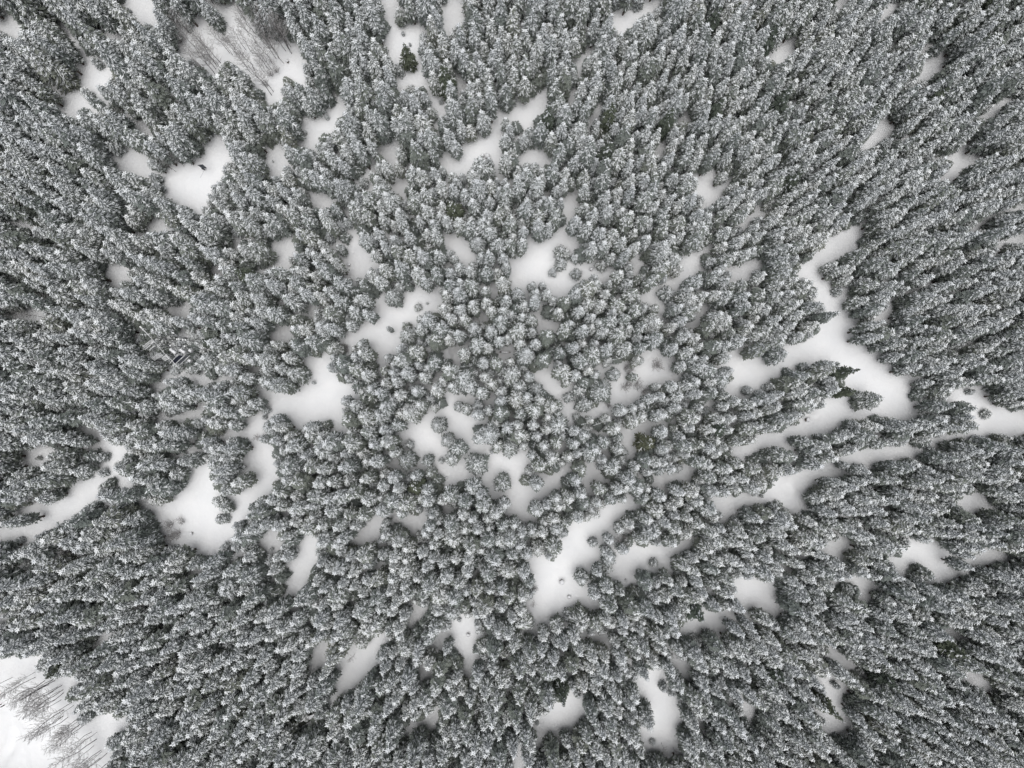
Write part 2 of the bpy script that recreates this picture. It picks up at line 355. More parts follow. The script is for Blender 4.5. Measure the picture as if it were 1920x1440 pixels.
# needles: dark green, olive or bluish from tree to tree, rimed white where they face the sky
M_NEEDLE, nt, b, nout = varied('spruce_needles', ((0.015, 0.024, 0.016), (0.062, 0.080, 0.048)), 7.0, 0.85,
                               rand=[(0.0, (0.9, 1.0, 1.05)), (0.35, (1.0, 1.0, 1.0)), (0.75, (1.15, 1.1, 0.8)), (0.96, (1.3, 1.15, 0.75)), (1.0, (1.7, 1.3, 0.8))])
M_FROST, ntf, bf, fout = varied('rimed_needles', ((0.024, 0.036, 0.028), (0.056, 0.074, 0.054)), 3.0, 0.85,
                                rand=[(0.0, (0.9, 1.0, 1.05)), (0.35, (1.0, 1.0, 1.0)), (0.75, (1.15, 1.1, 0.8)), (0.96, (1.3, 1.15, 0.75)), (1.0, (1.7, 1.3, 0.8))])
def rime(nt, b, out, amount):
    g = nt.nodes.new('ShaderNodeNewGeometry'); sx = nt.nodes.new('ShaderNodeSeparateXYZ')
    ab = nt.nodes.new('ShaderNodeMath'); ab.operation = 'ABSOLUTE'
    nt.links.new(g.outputs['True Normal'], sx.inputs[0]); nt.links.new(sx.outputs['Z'], ab.inputs[0])
    tc = nt.nodes.new('ShaderNodeTexCoord'); nz = nt.nodes.new('ShaderNodeTexNoise'); nz.inputs['Scale'].default_value = 5.0
    nt.links.new(tc.outputs['Object'], nz.inputs['Vector'])
    mu = nt.nodes.new('ShaderNodeMath'); mu.operation = 'MULTIPLY'
    nt.links.new(ab.outputs[0], mu.inputs[0]); nt.links.new(nz.outputs['Fac'], mu.inputs[1])
    m2 = nt.nodes.new('ShaderNodeMath'); m2.operation = 'MULTIPLY'; m2.inputs[1].default_value = amount; m2.use_clamp = True
    nt.links.new(mu.outputs[0], m2.inputs[0])
    mx = nt.nodes.new('ShaderNodeMix'); mx.data_type = 'RGBA'
    nt.links.new(m2.outputs[0], mx.inputs['Factor']); nt.links.new(out, mx.inputs['A'])
    mx.inputs['B'].default_value = (0.54, 0.575, 0.57, 1)
    nt.links.new(mx.outputs['Result'], b.inputs['Base Color'])
rime(ntf, bf, fout, 0.62)
rime(nt, b, nout, 0.22)
M_BARK, *_ = varied('spruce_bark', ((0.05, 0.04, 0.035), (0.13, 0.105, 0.09)), 6.0, 0.95)
M_BARE, *_ = varied('bare_bark', ((0.06, 0.056, 0.056), (0.16, 0.15, 0.145)), 3.0, 0.9)
M_TWIG, *_ = varied('frosted_twigs', ((0.20, 0.19, 0.19), (0.44, 0.43, 0.43)), 1.5, 0.9)

# ------------------------------------------------------------------ mesh arrays
class Arr:
    def __init__(s): s.v, s.f, s.n = [], [], 0
    def add(s, V, F):
        V = np.asarray(V, float); s.v.append(V); s.f += [tuple(int(i) + s.n for i in f) for f in F]; s.n += len(V)
    def tris(s, V, F):            # V (k, m, 3), F (t, 3 or 4) shared pattern, vectorised
        k, m = V.shape[:2]; F = np.asarray(F)
        s.v.append(V.reshape(-1, 3)); off = (np.arange(k) * m)[:, None, None] + s.n
        s.f += (F[None] + off).reshape(-1, F.shape[1]).tolist(); s.n += k * m
    def verts(s): return np.concatenate(s.v) if s.v else np.zeros((0, 3))

def to_mesh(name, arrs, mats, smooth=True):
    me = bpy.data.meshes.new(name)
    vs = np.concatenate([a.verts() for a in arrs]); fs, mi, o = [], [], 0
    for i, a in enumerate(arrs):
        fs += [tuple(j + o for j in f) for f in a.f]; mi += [i] * len(a.f); o += a.n
    me.from_pydata(vs.tolist(), [], fs)
    for m in mats: me.materials.append(m)
    if len(mats) > 1: me.polygons.foreach_set('material_index', mi)
    if smooth: me.polygons.foreach_set('use_smooth', [True] * len(fs))
    me.update()
    return me

def tube(a, pts, rads, n=5, cap=True):
    pts = [np.array(p, float) for p in pts]
    V, F = [], []
    for i, p in enumerate(pts):
        t = pts[min(i + 1, len(pts) - 1)] - pts[max(i - 1, 0)]; t = t / (np.linalg.norm(t) + 1e-9)
        up = np.array([0, 0, 1.0]) if abs(t[2]) < 0.9 else np.array([1.0, 0, 0])
        s = np.cross(t, up); s /= np.linalg.norm(s); u = np.cross(s, t)
        for k in range(n):
            an = 2 * math.pi * k / n
            V.append(p + rads[i] * (math.cos(an) * s + math.sin(an) * u))
    for i in range(len(pts) - 1):
        for k in range(n):
            F.append((i * n + k, i * n + (k + 1) % n, (i + 1) * n + (k + 1) % n, (i + 1) * n + k))
    if cap: F += [tuple(range(n - 1, -1, -1)), tuple((len(pts) - 1) * n + k for k in range(n))]
    a.add(V, F)

def frames(D):
    D = D / (np.linalg.norm(D, axis=1, keepdims=True) + 1e-9)
    S = np.cross(D, np.array([0, 0, 1.0])); S /= (np.linalg.norm(S, axis=1, keepdims=True) + 1e-6)
    return D, S, np.cross(S, D)

def blobs(a, P, D, L, W, Hh, rng):
    """Lumps of snow lying along twigs: P middle, D direction, L length, W width, Hh height."""
    D, S, U = frames(D); k = len(P)
    sec = [(-0.5, 0.0), (-0.26, 0.95), (0.16, 0.85), (0.5, 0.0)]
    V = np.zeros((k, 12, 3)); j = 0
    for t, r in sec:
        c = P + D * (L * t)[:, None]
        if r == 0: V[:, j] = c; j += 1; continue
        ph = rng.uniform(0, 1.2, k)
        for q in range(5):
            an = 2 * math.pi * q / 5 + ph
            rr = r * rng.uniform(0.75, 1.2, k)
            up = np.sin(an); up = np.where(up < 0, up * 0.45, up)
            V[:, j] = c + S * (np.cos(an) * W * rr)[:, None] + U * (up * Hh * rr)[:, None]; j += 1
    F = [(0, 1 + (q + 1) % 5, 1 + q) for q in range(5)]
    for q in range(5):
        F += [(1 + q, 1 + (q + 1) % 5, 6 + (q + 1) % 5), (1 + q, 6 + (q + 1) % 5, 6 + q)]
    F += [(11, 6 + q, 6 + (q + 1) % 5) for q in range(5)]
    a.tris(V, F)

def fronds(a, P0, P1, W, sag=0.35):
    """Tented needle sprays from P0 to P1."""
    D = P1 - P0; _, S, U = frames(D)
    m = P0 + D * 0.45
    V = np.stack([P0, m + S * W[:, None] - U * (W * sag)[:, None], P1, m - S * W[:, None] - U * (W * sag)[:, None]], 1)
    a.tris(V, [(0, 1, 2), (0, 2, 3)])

def profile(R, h, d, t, sharp=1.0):
    """Crown radius d metres under the tip, t = height within the crown."""
    w = 0.15 + 0.34 * (R / 1.3) ** 0.8 * (d * 12.0 / max(h, 6.0)) ** 0.88 if sharp == 1.0 else 0.08 + 0.27 * R / 1.35 * d ** 0.85
    if d > 0.15 and h > 6 and sharp == 1.0: w = max(w, 0.40 + 0.07 * R)
    return min(R * (1.04 + 0.06 * (0.5 - t)), w) * (0.78 + 0.22 * min(1, max(t, 0) / 0.14))

def spruce(seed, h, R, snow=1.0, base=0.12, taper=0.8, fine=1.0, sharp=1.0):
    """Arrays of a spruce h metres tall with crown radius R: trunk, boughs, snow."""
    rng = np.random.default_rng(seed)
    tr, bo, sn = Arr(), Arr(), Arr()
    bend = rng.normal(0, 0.005 * h, 2)
    def axis(z): k = (z / h) ** 2; return np.array([bend[0] * k, bend[1] * k, z])
    tube(tr, [axis(z * h) for z in (0, 0.3, 0.6, 0.85, 1.0)], [0.012 * h + 0.03, 0.0095 * h + 0.02, 0.006 * h + 0.015, 0.03, 0.012], 6)
    for _ in range(int(24 * fine)):              # dead lower branches
        z = rng.uniform(0.04, base + 0.2) * h; an = rng.uniform(0, 2 * math.pi); L = R * rng.uniform(0.35, 0.8)
        p = axis(z); q = p + np.array([math.cos(an) * L, math.sin(an) * L, -0.15 * L])
        tube(tr, [p, q], [0.03, 0.012], 3, False)
    P0, P1, FW = [], [], []
    BP, BD, BL, BW = [], [], [], []
    nb0 = int(round(rng.uniform(5.6, 7.4) + 1.5 * (R > 1.6))); ph0 = rng.uniform(0, 6.28); wh = 0
    z = base * h; side = rng.uniform(0.78, 1.12, 12)
    while z < h - 0.10:
        t = (z / h - base) / (1 - base)                     # 0 at crown base, 1 at tip
        rr = profile(R, h, h - z, t, sharp)
        nb = nb0; a0 = ph0 + (wh % 2) * math.pi / nb + rng.normal(0, 0.10); wh += 1
        for k in range(nb):
            an = a0 + 2 * math.pi * k / nb + rng.normal(0, 0.13)
            L = rr * rng.uniform(0.62, 1.3) * side[int(an / (2 * math.pi) * 12) % 12]
            if L < 0.16: L = 0.16
            dx, dy = math.cos(an), math.sin(an)
            rise = 0.55 * max(0, t - 0.8) / 0.2 + 0.12 - 0.22 * (1 - t)
            droop = (0.40 - 0.12 * t) * rng.uniform(0.7, 1.3)
            o = axis(z + rng.uniform(-0.12, 0.12))
            def pt(s):
                return o + np.array([dx * L * s, dy * L * s, L * (rise * s - droop * s * s)])
            ss = [0.02, 0.38, 0.70, 1.0]
            pts = [pt(s) for s in ss]
            w = 0.115 + 0.05 * L
            for i in range(3):
                P0.append(pts[i]); P1.append(pt(min(1.08, ss[i + 1] + 0.10))); FW.append(w * (1.15, 1.1, 0.8)[i])
            twl = []
            if L > 0.8:
                nt_ = int(1.2 + L * 1.3)
                for i in range(nt_):
                    s = 0.28 + 0.62 * (i + rng.uniform(0, 0.6)) / nt_
                    for sg in (-1, 1):
                        ta = an + sg * rng.uniform(0.65, 0.95)
                        tl = (L * (1.02 - s) * 0.62 + 0.12) * rng.uniform(0.8, 1.2)
                        p = pt(s); q = p + np.array([math.cos(ta) * tl, math.sin(ta) * tl, -0.18 * tl])
                        P0.append(p); P1.append(q + (q - p) * 0.12); FW.append(0.08 + 0.10 * tl)
                        twl.append((p, q, tl))
            # snow
            cov = snow * (min(1.0, 0.34 + 1.05 * t) if h > 6 else 1.0)  # lower boughs hold less snow, also thinned to darken the crown's interior
            if rng.uniform() < cov:
                # one long tapering pad of snow that bends down with the bough
                cuts = [(0.05, 1.04)] if L < 0.7 else [(0.05, 0.62), (0.45, 1.04)]
                wd = (rng.uniform(0.07, 0.105) + 0.025 * min(L, 1)) * (1.18 if t > 0.86 else 1.06)
                for q0, q1 in cuts:
                    q1 = q1 * rng.uniform(0.9, 1.03); m = (q0 + q1) / 2
                    BP.append(pt(m) + np.array([0, 0, 0.045])); BD.append(pt(q1) - pt(q0)); BL.append(L * (q1 - q0) * 1.12); BW.append(wd)
                for p, q, tl in twl:
                    if rng.uniform() < 0.8 * cov:
                        BP.append(p + (q - p) * 0.6 + np.array([0, 0, 0.035])); BD.append(q - p); BL.append(max(0.2, tl * 1.0)); BW.append(rng.uniform(0.055, 0.085))
        z += (0.44 + 0.12 * rng.uniform()) * (1.0 if t < 0.7 else 0.8) / fine
    # leader
    tip = axis(h)
    P0.append(tip - [0, 0, 0.35]); P1.append(tip + [0.02, 0, 0.12]); FW.append(0.06)
    if snow > 0.3:
        BP.append(tip - [0, 0, 0.02]); BD.append(np.array([0.05, 0.02, 1.0])); BL.append(0.34); BW.append(0.11)
    fronds(bo, np.array(P0), np.array(P1), np.array(FW))
    BW = np.array(BW)
    if len(BP): blobs(sn, np.array(BP), np.array(BD), np.array(BL), BW, BW * 0.85, rng)
    return tr, bo, sn

def bare_tree(seed, h, spread=0.20, stems=1):
    rng = np.random.default_rng(seed)
    tr, br = Arr(), Arr()
    for s_ in range(stems):
        a = rng.uniform(0, 6.28); lean = (0.06 if stems == 1 else 0.35) * rng.uniform(0.5, 1.2)
        b0 = np.array([math.cos(a), math.sin(a), 0]) * (0.0 if stems == 1 else 0.12)
        hh = h * (1 if stems == 1 else rng.uniform(0.6, 1.0))
        wob = rng.normal(0, 0.012 * hh, (6, 2))
        P = [b0 + np.array([math.cos(a) * lean * z * hh + wob[i][0] * (i > 0), math.sin(a) * lean * z * hh + wob[i][1] * (i > 0), z * hh])
             for i, z in enumerate((0, 0.25, 0.45, 0.65, 0.85, 1.0))]
        r0 = 0.005 * h + 0.01
        tube(tr, P, [r0, r0 * 0.85, r0 * 0.68, r0 * 0.48, r0 * 0.26, 0.012], 5)
        def at(z):
            zz = (0, 0.25, 0.45, 0.65, 0.85, 1.0)
            for i in range(5):
                if z <= zz[i + 1]: return P[i] + (P[i + 1] - P[i]) * (z - zz[i]) / (zz[i + 1] - zz[i])
            return P[-1]
        nb = int((26 if stems == 1 else 9))
        for k in range(nb):
            z = (0.36 if stems == 1 else 0.2) + 0.6 * (k + rng.uniform()) / nb
            an = k * 2.4 + rng.uniform(-0.5, 0.5); L = hh * spread * rng.uniform(0.6, 1.25) * (1.25 - z)
            up = rng.uniform(0.9, 1.5)
            o = at(z); m = o + np.array([math.cos(an) * L * 0.55, math.sin(an) * L * 0.55, L * 0.45 * up]); e = m + np.array([math.cos(an) * L * 0.4, math.sin(an) * L * 0.4, L * 0.62 * up])
            tube(br, [o, m, e], [0.020, 0.014, 0.008], 3, False)
            for j in range(6):
                s = 0.15 + 0.14 * j; p = o + (m - o) * min(1, s * 2) if s < 0.5 else m + (e - m) * (s * 2 - 1)
                ta = an + rng.choice([-1, 1]) * rng.uniform(0.4, 1.1); tl = L * rng.uniform(0.25, 0.5)
                q = p + np.array([math.cos(ta) * tl * 0.8, math.sin(ta) * tl * 0.8, tl * rng.uniform(0.5, 1.0)])
                tube(br, [p, q], [0.014, 0.007], 3, False)
                for _ in range(2):
                    tb = ta + rng.uniform(-1, 1); t2 = tl * 0.45; p2 = p + (q - p) * rng.uniform(0.4, 0.9)
                    tube(br, [p2, p2 + np.array([math.cos(tb) * t2 * 0.7, math.sin(tb) * t2 * 0.7, t2 * 0.7])], [0.009, 0.005], 3, False)
    return tr, br

# kinds: name -> (height, crown radius, arrays, look)
KINDS = {}
def add_kind(key, look, seed, h, R, **kw):
    KINDS.setdefault(key, []).append(dict(h=h, R=R, look=look, arr=spruce(seed, h, R, **kw)))
for i in range(6): add_kind('slim', 'slim', 10 + i, 12.5, (0.9, 1.0, 1.1, 0.95, 1.05, 1.0)[i], snow=(1.0, 0.95, 0.9, 1, 0.85, 0.95)[i], base=0.20)
for i in range(5): add_kind('mid', 'tall', 30 + i, 13.5, (1.2, 1.3, 1.4, 1.2, 1.35)[i], snow=(1.0, 0.92, 0.85, 1, 0.8)[i], base=0.15)
for i in range(4): add_kind('thin', 'lightly', 40 + i, 13.5, (1.0, 1.2, 1.1, 1.3)[i], snow=(0.62, 0.5, 0.72, 0.66)[i], base=0.15)
for i in range(3): add_kind('broad', 'broad', 50 + i, 11.0, (1.75, 1.95, 1.7)[i], snow=(0.95, 0.9, 1)[i], base=0.07)
for i in range(3): add_kind('small', 'small', 60 + i, 5.0, (0.95, 1.1, 0.85)[i], snow=(1, 1, 1)[i], base=0.05)
for i in range(3): add_kind('under', 'low', 45 + i, 7.0, (1.05, 1.2, 0.95)[i], snow=(0.35, 0.25, 0.45)[i], base=0.05)  # little-snow filler spruces, added to darken gaps between the crowns
for i in range(2): add_kind('green', 'dark green', 70 + i, 13.0, (1.3, 1.45)[i], snow=(0.12, 0.42)[i], base=0.12, sharp=0.5)
BARE = {'tall': [dict(h=11.0, arr=bare_tree(80 + i, 11.0, 0.17 + 0.02 * i)) for i in range(4)],
        'bush': [dict(h=3.4, arr=bare_tree(90 + i, 3.4, 0.30, stems=5)) for i in range(2)]}
# ------------------------------------------------------------------ where each tree stands
random.seed(4); RNG = np.random.default_rng(4)
TREES = []     # dict(x, y, h, R, kind, vi, rot, label, fixed)
CELL = 2.0
GRIDH = {}
def near(x, y, r):
    n = int(math.ceil((r + 0.01) / CELL)); ci, cj = int(x // CELL), int(y // CELL)
    for i in range(ci - n, ci + n + 1):
        for j in range(cj - n, cj + n + 1):
            for t in GRIDH.get((i, j), ()):
                yield t
def put(t):
    TREES.append(t); GRIDH.setdefault((int(t['x'] // CELL), int(t['y'] // CELL)), []).append(t)
BASES = {'slim': 0.20, 'mid': 0.15, 'thin': 0.15, 'under': 0.05, 'broad': 0.07, 'small': 0.05, 'green': 0.12}
def crown(kind, R, h, t):
    b = BASES[kind]; s = max(0.0, (t - b) / (1 - b))
    return profile(R, h, (1 - t) * h, s, 0.5 if kind == 'green' else 1.0) if t > b * 0.5 else 0.2

def own(kind, u, v, h, label, scale_r=1.0, tip=False, vi=None):
    """A tree seen and measured in the photograph by its foot (or its tip)."""
    x, y = place(u, v, h if tip else 0.0)
    k = KINDS[kind]; vi = RNG.integers(len(k)) if vi is None else vi
    R = k[vi]['R'] * scale_r
    put(dict(x=x, y=y, h=h, R=R, kind=kind, vi=int(vi), rot=RNG.uniform(0, 6.28), label=label, own=True))

# lone trees in and around the open places
own('broad', 828, 797, 9.5, 'snow-laden spruce at the upper end of the tree island south of the middle', 0.75)
own('broad', 843, 824, 9.0, 'rounded spruce in the middle of the small tree island south of the middle', 0.7)
own('mid', 862, 838, 8.0, 'spruce on the right flank of the small tree island south of the middle')
own('mid', 850, 856, 7.5, 'spruce at the lower end of the small tree island south of the middle')
own('broad', 897, 868, 7.5, 'lone round spruce with a spiky ring of boughs between two snow lanes', 0.95)
own('mid', 943, 903, 6.0, 'lone oval spruce standing in the widening snow lane below the tree island')
own('small', 770, 833, 4.0, 'small lone spruce in the snow left of the tree island, above a larger one', 0.8)
own('broad', 769, 860, 8.0, 'dense round spruce at the lower left edge of the tree island clearing', 0.8)
own('mid', 806, 862, 6.5, 'slight spruce standing alone below the tree island clearing', 0.7)
own('mid', 812, 884, 6.0, 'thin greyish spruce just below the slight one under the tree island', 0.7)
own('small', 862, 763, 5.0, 'small spruce at the narrow upper mouth of the tree island clearing')
own('broad', 744, 563, 7.5, 'lone round spruce at the left end of the bean-shaped clearing above centre', 0.8)
own('slim', 737, 622, 7.0, 'thin pale spruce spire poking into the snow lane under the bean-shaped clearing', 0.5)
own('small', 1050, 499, 5.0, 'small bright spruce standing free in the big clearing above the middle', 1.1)
own('small', 1050, 478, 5.0, 'small spruce paired above another in the big clearing above the middle')
own('small', 1060, 480, 4.0, 'little spruce right beside the pair in the big clearing above the middle')
own('small', 1079, 518, 4.0, 'small grey spruce at the lower edge of the big clearing above the middle', 0.85)
own('small', 1126, 502, 4.2, 'small grey spruce on the snow tongue right of the big central clearing', 0.9)
own('mid', 994, 611, 11.0, 'bright bushy spruce on the near side of the crescent snow gap in mid forest', 0.8)
own('slim', 996, 630, 7.5, 'shorter spruce tucked under the bright bushy one at the crescent gap')
own('mid', 1145, 705, 6.5, 'lone spruce on the left shore of the shrubby clearing', 0.85)
own('broad', 1122, 736, 7.5, 'round lone spruce with dark centre left of the shrubby clearing', 0.95)
own('small', 1083, 733, 5.0, 'small star-shaped spruce between the narrow lane and the round lone spruce', 1.1)
own('small', 1064, 745, 3.5, 'tiny grey spruce in the narrow lane left of the round lone spruce', 0.8)
own('broad', 1092, 760, 7.0, 'spruce on the islet below the star-shaped small spruce', 0.75)
own('small', 1245, 556, 5.0, 'small lone spruce in the diagonal clearing right of the big central one', 1.2)
own('green', 770, 128, 9.0, 'brownish thin-snow spruce alone at the mouth of the long clearing at the top', 0.9, vi=1)
own('small', 1193, 16, 5.0, 'lone small spruce in the clearing cut by the top edge of the photo', 1.1)
own('small', 751, 139, 4.0, 'small spruce at the left edge of the long clearing at the top')
own('small', 684, 348, 3.5, 'tiny grey spruce in the curved snow lane upper left of the middle', 0.8)
own('broad', 1604, 752, 9.0, 'lone spruce with a pointed top, surrounded by the snow of the forked clearing', 0.8)
own('mid', 1437, 671, 9.0, 'lone spruce pointing into the upper arm of the forked clearing', 0.95)
own('green', 1613, 693, 14.5, 'tall dark green spruce almost free of snow, tip over the forked clearing', 0.85, tip=True, vi=0)
own('green', 1608, 733, 9.0, 'bushy dark green spruce without snow beside the lone pointed one', 0.7, tip=True, vi=0)
own('thin', 1573, 585, 13.0, 'sharp-tipped greenish spruce reaching over the neck of the forked clearing', 0.75, tip=True, vi=1)
own('mid', 1541, 568, 13.0, 'spruce with a pointed tip just above the sharp greenish one at the neck', 0.8, tip=True)
own('thin', 1831, 765, 11.0, 'pointed spruce whose top reaches the clearing at the right edge', 0.8, tip=True, vi=1)
own('mid', 1836, 800, 11.0, 'pointed spruce just below its neighbour at the clearing on the right edge', 0.9, tip=True)
own('mid', 1826, 782, 10.0, 'pointed spruce squeezed between two others by the clearing on the right edge', 0.8, tip=True)
own('green', 1584, 1355, 13.0, 'long pointed spruce lying across the slot-shaped clearing bottom right', 0.75, tip=True, vi=1)
own('green', 1320, 1165, 12.0, 'dark-tipped spruce pointing into the snow strip below the heart of the right half', 0.9, tip=True, vi=1)
own('mid', 1213, 1275, 12.0, 'spruce with sharp tip at the upper end of the lower clearing', 0.8, tip=True)
own('broad', 1222, 1369, 10.5, 'broad leaning-looking spruce on the left side of the lower clearing', 0.85, tip=True)
own('green', 1058, 1326, 13.0, 'pointed spruce over the snow patch at the bottom centre', 0.8, tip=True, vi=1)
own('small', 1240, 1281, 4.0, 'small grey spruce in the upper part of the lower clearing', 0.8)
own('small', 1110, 1013, 4.5, 'small lone spruce in the upper arm of the boot-shaped clearing', 0.9)
own('mid', 1088, 1074, 6.5, 'spruce jutting into the boot-shaped clearing from its right side', 0.95)
own('small', 1223, 1052, 3.5, 'small spruce in the snow lane right of the boot-shaped clearing', 0.8)
own('small', 202, 857, 4.0, 'small faint spruce standing alone above the snow lane on the left', 1.0)
own('small', 425, 970, 4.5, 'small spruce at the upper right end of the wide clearing lower left', 1.1)
own('small', 190, 126, 3.5, 'small grey spruce in the snow near the upper left corner', 0.9)
own('broad', 415, 52, 9.0, 'spruce standing among bare trees in the grove at the upper left', 0.85, vi=2)
own('broad', 377, 860, 9.5, 'spruce at the left end of the upper tree islet in the lower left clearings', 0.75)
own('small', 1897, 177, 5.0, 'small dark spruce in the snow strip by the upper right edge', 1.1)
own('small', 1565, 548, 3.0, 'tiny spruce in the snow of the neck of the forked clearing', 0.7)
own('small', 1844, 776, 2.2, 'tiny spruce in the clearing at the right edge', 0.7)

GROVES = []     # bare trees: (u, v, height, kind)
for zx, zy, h in [(1110,510,9),(1110,630,8.5),(970,750,9),(1430,620,12),(1415,800,11),(1425,885,10),(1565,765,10),(1625,760,12),(1365,955,9.5),(1245,1085,6),
                  (1280,1010,8),(1355,1050,7),(770,825,7),(730,800,9),(365,725,10),(590,940,11),(520,965,9),(515,1040,7),(545,1165,12),(260,800,10),(1100,1060,10),
                  (920,190,9),(485,60,9),(1355,1430,12),(1700,220,9),(1700,110,9),(350,1060,10),(120,500,9),(900,730,6),(1000,1020,7),(1600,700,11),(1310,1040,6)]:
    GROVES.append((340 + zx / 8.0, zy / 8.0, h, 'tall', 'grove'))
for u, v, h in [(38,1278,9),(54,1276,8),(84,1276,11),(100,1296,10),(92,1284,10),(119,1299,11),(115,1312,8),(120,1331,12),(127,1345,11),(160,1357,10),(171,1373,9),(181,1386,13),
                (189,1407,10),(202,1411,11),(148,1352,8),(140,1366,9),(66,1270,9),(103,1276,12),(152,1343,8),(108,1288,9),(133,1318,9),(215,1420,11),(176,1398,8),(164,1420,9)]:
    GROVES.append((u, v, h, 'tall', 'corner'))
for u, v, h in [(118,570,8),(88,596,8),(60,592,8),(142,826,9),(150,836,9),(136,820,8),(112,926,8),(96,934,7),(52,604,7),(36,664,8),(28,688,8),(20,640,8),(70,918,8),
                (160,1022,9),(152,1034,8),(170,1014,9),(300,1112,9),(290,1120,8),(330,322,6),(345,312,6),(322,318,7),(250,238,8)]:
    GROVES.append((u, v, h, 'tall', 'left'))
for u, v, h in [(1150,1006,6),(1158,1012,5.5),(1163,1003,6),(1168,1018,5),(655,1212,5),(665,1226,5),(1240,1392,5),(1262,1400,4),(1286,1388,5),(1218,1210,5),(1000,1125,5),(990,1404,7)]:
    GROVES.append((u, v, h, 'tall', 'south'))
for u, v, h in [(1228,689,3.6),(1172,722,3.8),(1208,735,3.0),(1196,722,3.2),(1180,700,3.0),(1140,758,2.6),(325,980,3.6),(338,996,3.4),(328,1006,3.0),(345,975,2.6),(650,655,3.2),(520,795,3.4),
                (505,810,3.0),(490,820,2.8),(1000,1102,2.6),(1175,690,3.0),(512,142,2.6),(522,135,2.2),(428,78,2.6),(500,162,2.4)]:
    GROVES.append((u, v, h, 'bush', 'bush'))
for u, v, h, kd, where in list(GROVES):
    if where in ('grove', 'corner'):
        GROVES.append((u + random.uniform(-16, 16), v + random.uniform(-12, 12), h * random.uniform(0.7, 1.0), 'tall', where))
GROVES = [g for g in GROVES if not (g[4] == 'corner' and g[0] < 90 and g[1] > 1300)]
BARES = []
for u, v, h, kd, where in GROVES:
    x, y = place(u, v)
    BARES.append(dict(x=x, y=y, h=h, kind=kd, where=where, vi=int(RNG.integers(len(BARE[kd]))), rot=RNG.uniform(0, 6.28), u=u, v=v))
    GRIDH.setdefault((int(x // CELL), int(y // CELL)), []).append(dict(x=x, y=y, h=h, R=0.35, kind='bare'))

KEEP_OUT = [(338, 672, 1.4), (576, 1352, 1.5), (960, 661, 1.3), (381, 316, 2.0)]   # station, tent, log, panel
KO = [(*place(u, v), r) for u, v, r in KEEP_OUT]

FR = np.array([0.1, 0.25, 0.4, 0.55, 0.7, 0.85, 1.0])
def clear_of_snow(x, y, h, R, kind, allow=1):
    z = float(ground_z(x, y))
    P, rr = [], []
    for f in FR:
        r = crown(kind, R, h, f) * 0.95
        for dx, dy in ((0, 0), (r, 0), (-r, 0), (0, r), (0, -r)):
            P.append((x + dx, y + dy, z + f * h))
    uv = project_many(np.array(P))
    if h > 3.8 and is_kept(uv[:, 0], uv[:, 1]).any(): return False
    return is_open(uv[:, 0], uv[:, 1]).sum() <= allow

EXT = []
for u, v in ((-70, -70), (PW + 70, -70), (PW + 70, PH + 70), (-70, PH + 70)): EXT.append(place(u, v))
ex = [p[0] for p in EXT]; ey = [p[1] for p in EXT]
def throw(n, classes, gap):
    for _ in range(n):
        x, y = RNG.uniform(min(ex), max(ex)), RNG.uniform(min(ey), max(ey))
        u, v = project(x, y, float(ground_z(x, y)))
        if not (-70 < u < PW + 70 and -70 < v < PH + 70): continue
        w = min(max((u - 300) / 1300.0, 0), 1)                   # left of the photograph larger trees, right finer
        grow = 1.22 - 0.34 * w
        kind, hl, hh, g0 = classes[RNG.integers(len(classes))]
        if kind == 'green' and RNG.uniform() > 0.015 + 0.16 * w: kind = 'thin'
        if kind == 'mid' and RNG.uniform() < 0.05 + 0.4 * w: kind = 'thin'
        g = g0 * grow * gap
        if any((t['x'] - x) ** 2 + (t['y'] - y) ** 2 < (g if t['kind'] != 'bare' else 0.8) ** 2 for t in near(x, y, g)): continue
        if any((kx - x) ** 2 + (ky - y) ** 2 < r * r for kx, ky, r in KO): continue
        vi = int(RNG.integers(len(KINDS[kind]))) if kind != 'green' else int(RNG.uniform() < 0.8)
        h = RNG.uniform(hl, hh) * (1.12 - 0.2 * w); R = KINDS[kind][vi]['R'] * (0.9 + 0.2 * RNG.uniform()) * (0.22 + 0.75 * grow)
        al = (0, 0, 1, 2, 3)[RNG.integers(5)]
        ok = clear_of_snow(x, y, h, R, kind, al)
        if not ok and RNG.uniform() < 0.8:
            h *= 0.72; R *= 0.8
            ok = clear_of_snow(x, y, h, R, kind, al)
            if not ok and h > 5:
                h *= 0.7; R *= 0.85
                ok = clear_of_snow(x, y, h, R, kind, al)
        if ok: put(dict(x=x, y=y, h=h, R=R, kind=kind, vi=vi, rot=RNG.uniform(0, 6.28), label=None, own=False))
throw(26000, [('mid', 11.5, 15.5, 2.25), ('mid', 10.5, 14, 2.15), ('slim', 10.5, 14.5, 1.95), ('slim', 9, 13, 1.9), ('broad', 9, 12, 2.7), ('green', 10, 14, 2.2)], 1.0)
throw(30000, [('slim', 9, 13, 1.8), ('mid', 9, 12, 2.0), ('slim', 7.5, 11, 1.7)], 0.95)
throw(30000, [('slim', 7, 11, 1.6), ('slim', 6, 9, 1.5), ('small', 3, 5.5, 1.4)], 0.92)
throw(30000, [('under', 3.5, 7, 1.3), ('under', 3, 5, 1.2)], 0.9)  # added understory, fills pale floor gaps with dark boughs
for _ in range(900):        # low spruces added under the steelwork, standing in for shade on its ground
    x, y = place(RNG.uniform(256, 376), RNG.uniform(604, 696))
    if any(math.hypot(t['x'] - x, t['y'] - y) < 1.25 for t in near(x, y, 1.25)) or math.hypot(x - KO[0][0], y - KO[0][1]) < 1.2: continue
    vi = int(RNG.integers(3)); put(dict(x=x, y=y, h=RNG.uniform(1.4, 2.6), R=RNG.uniform(0.7, 0.95), kind='small', vi=vi, rot=RNG.uniform(0, 6.28), label=None, own=False))
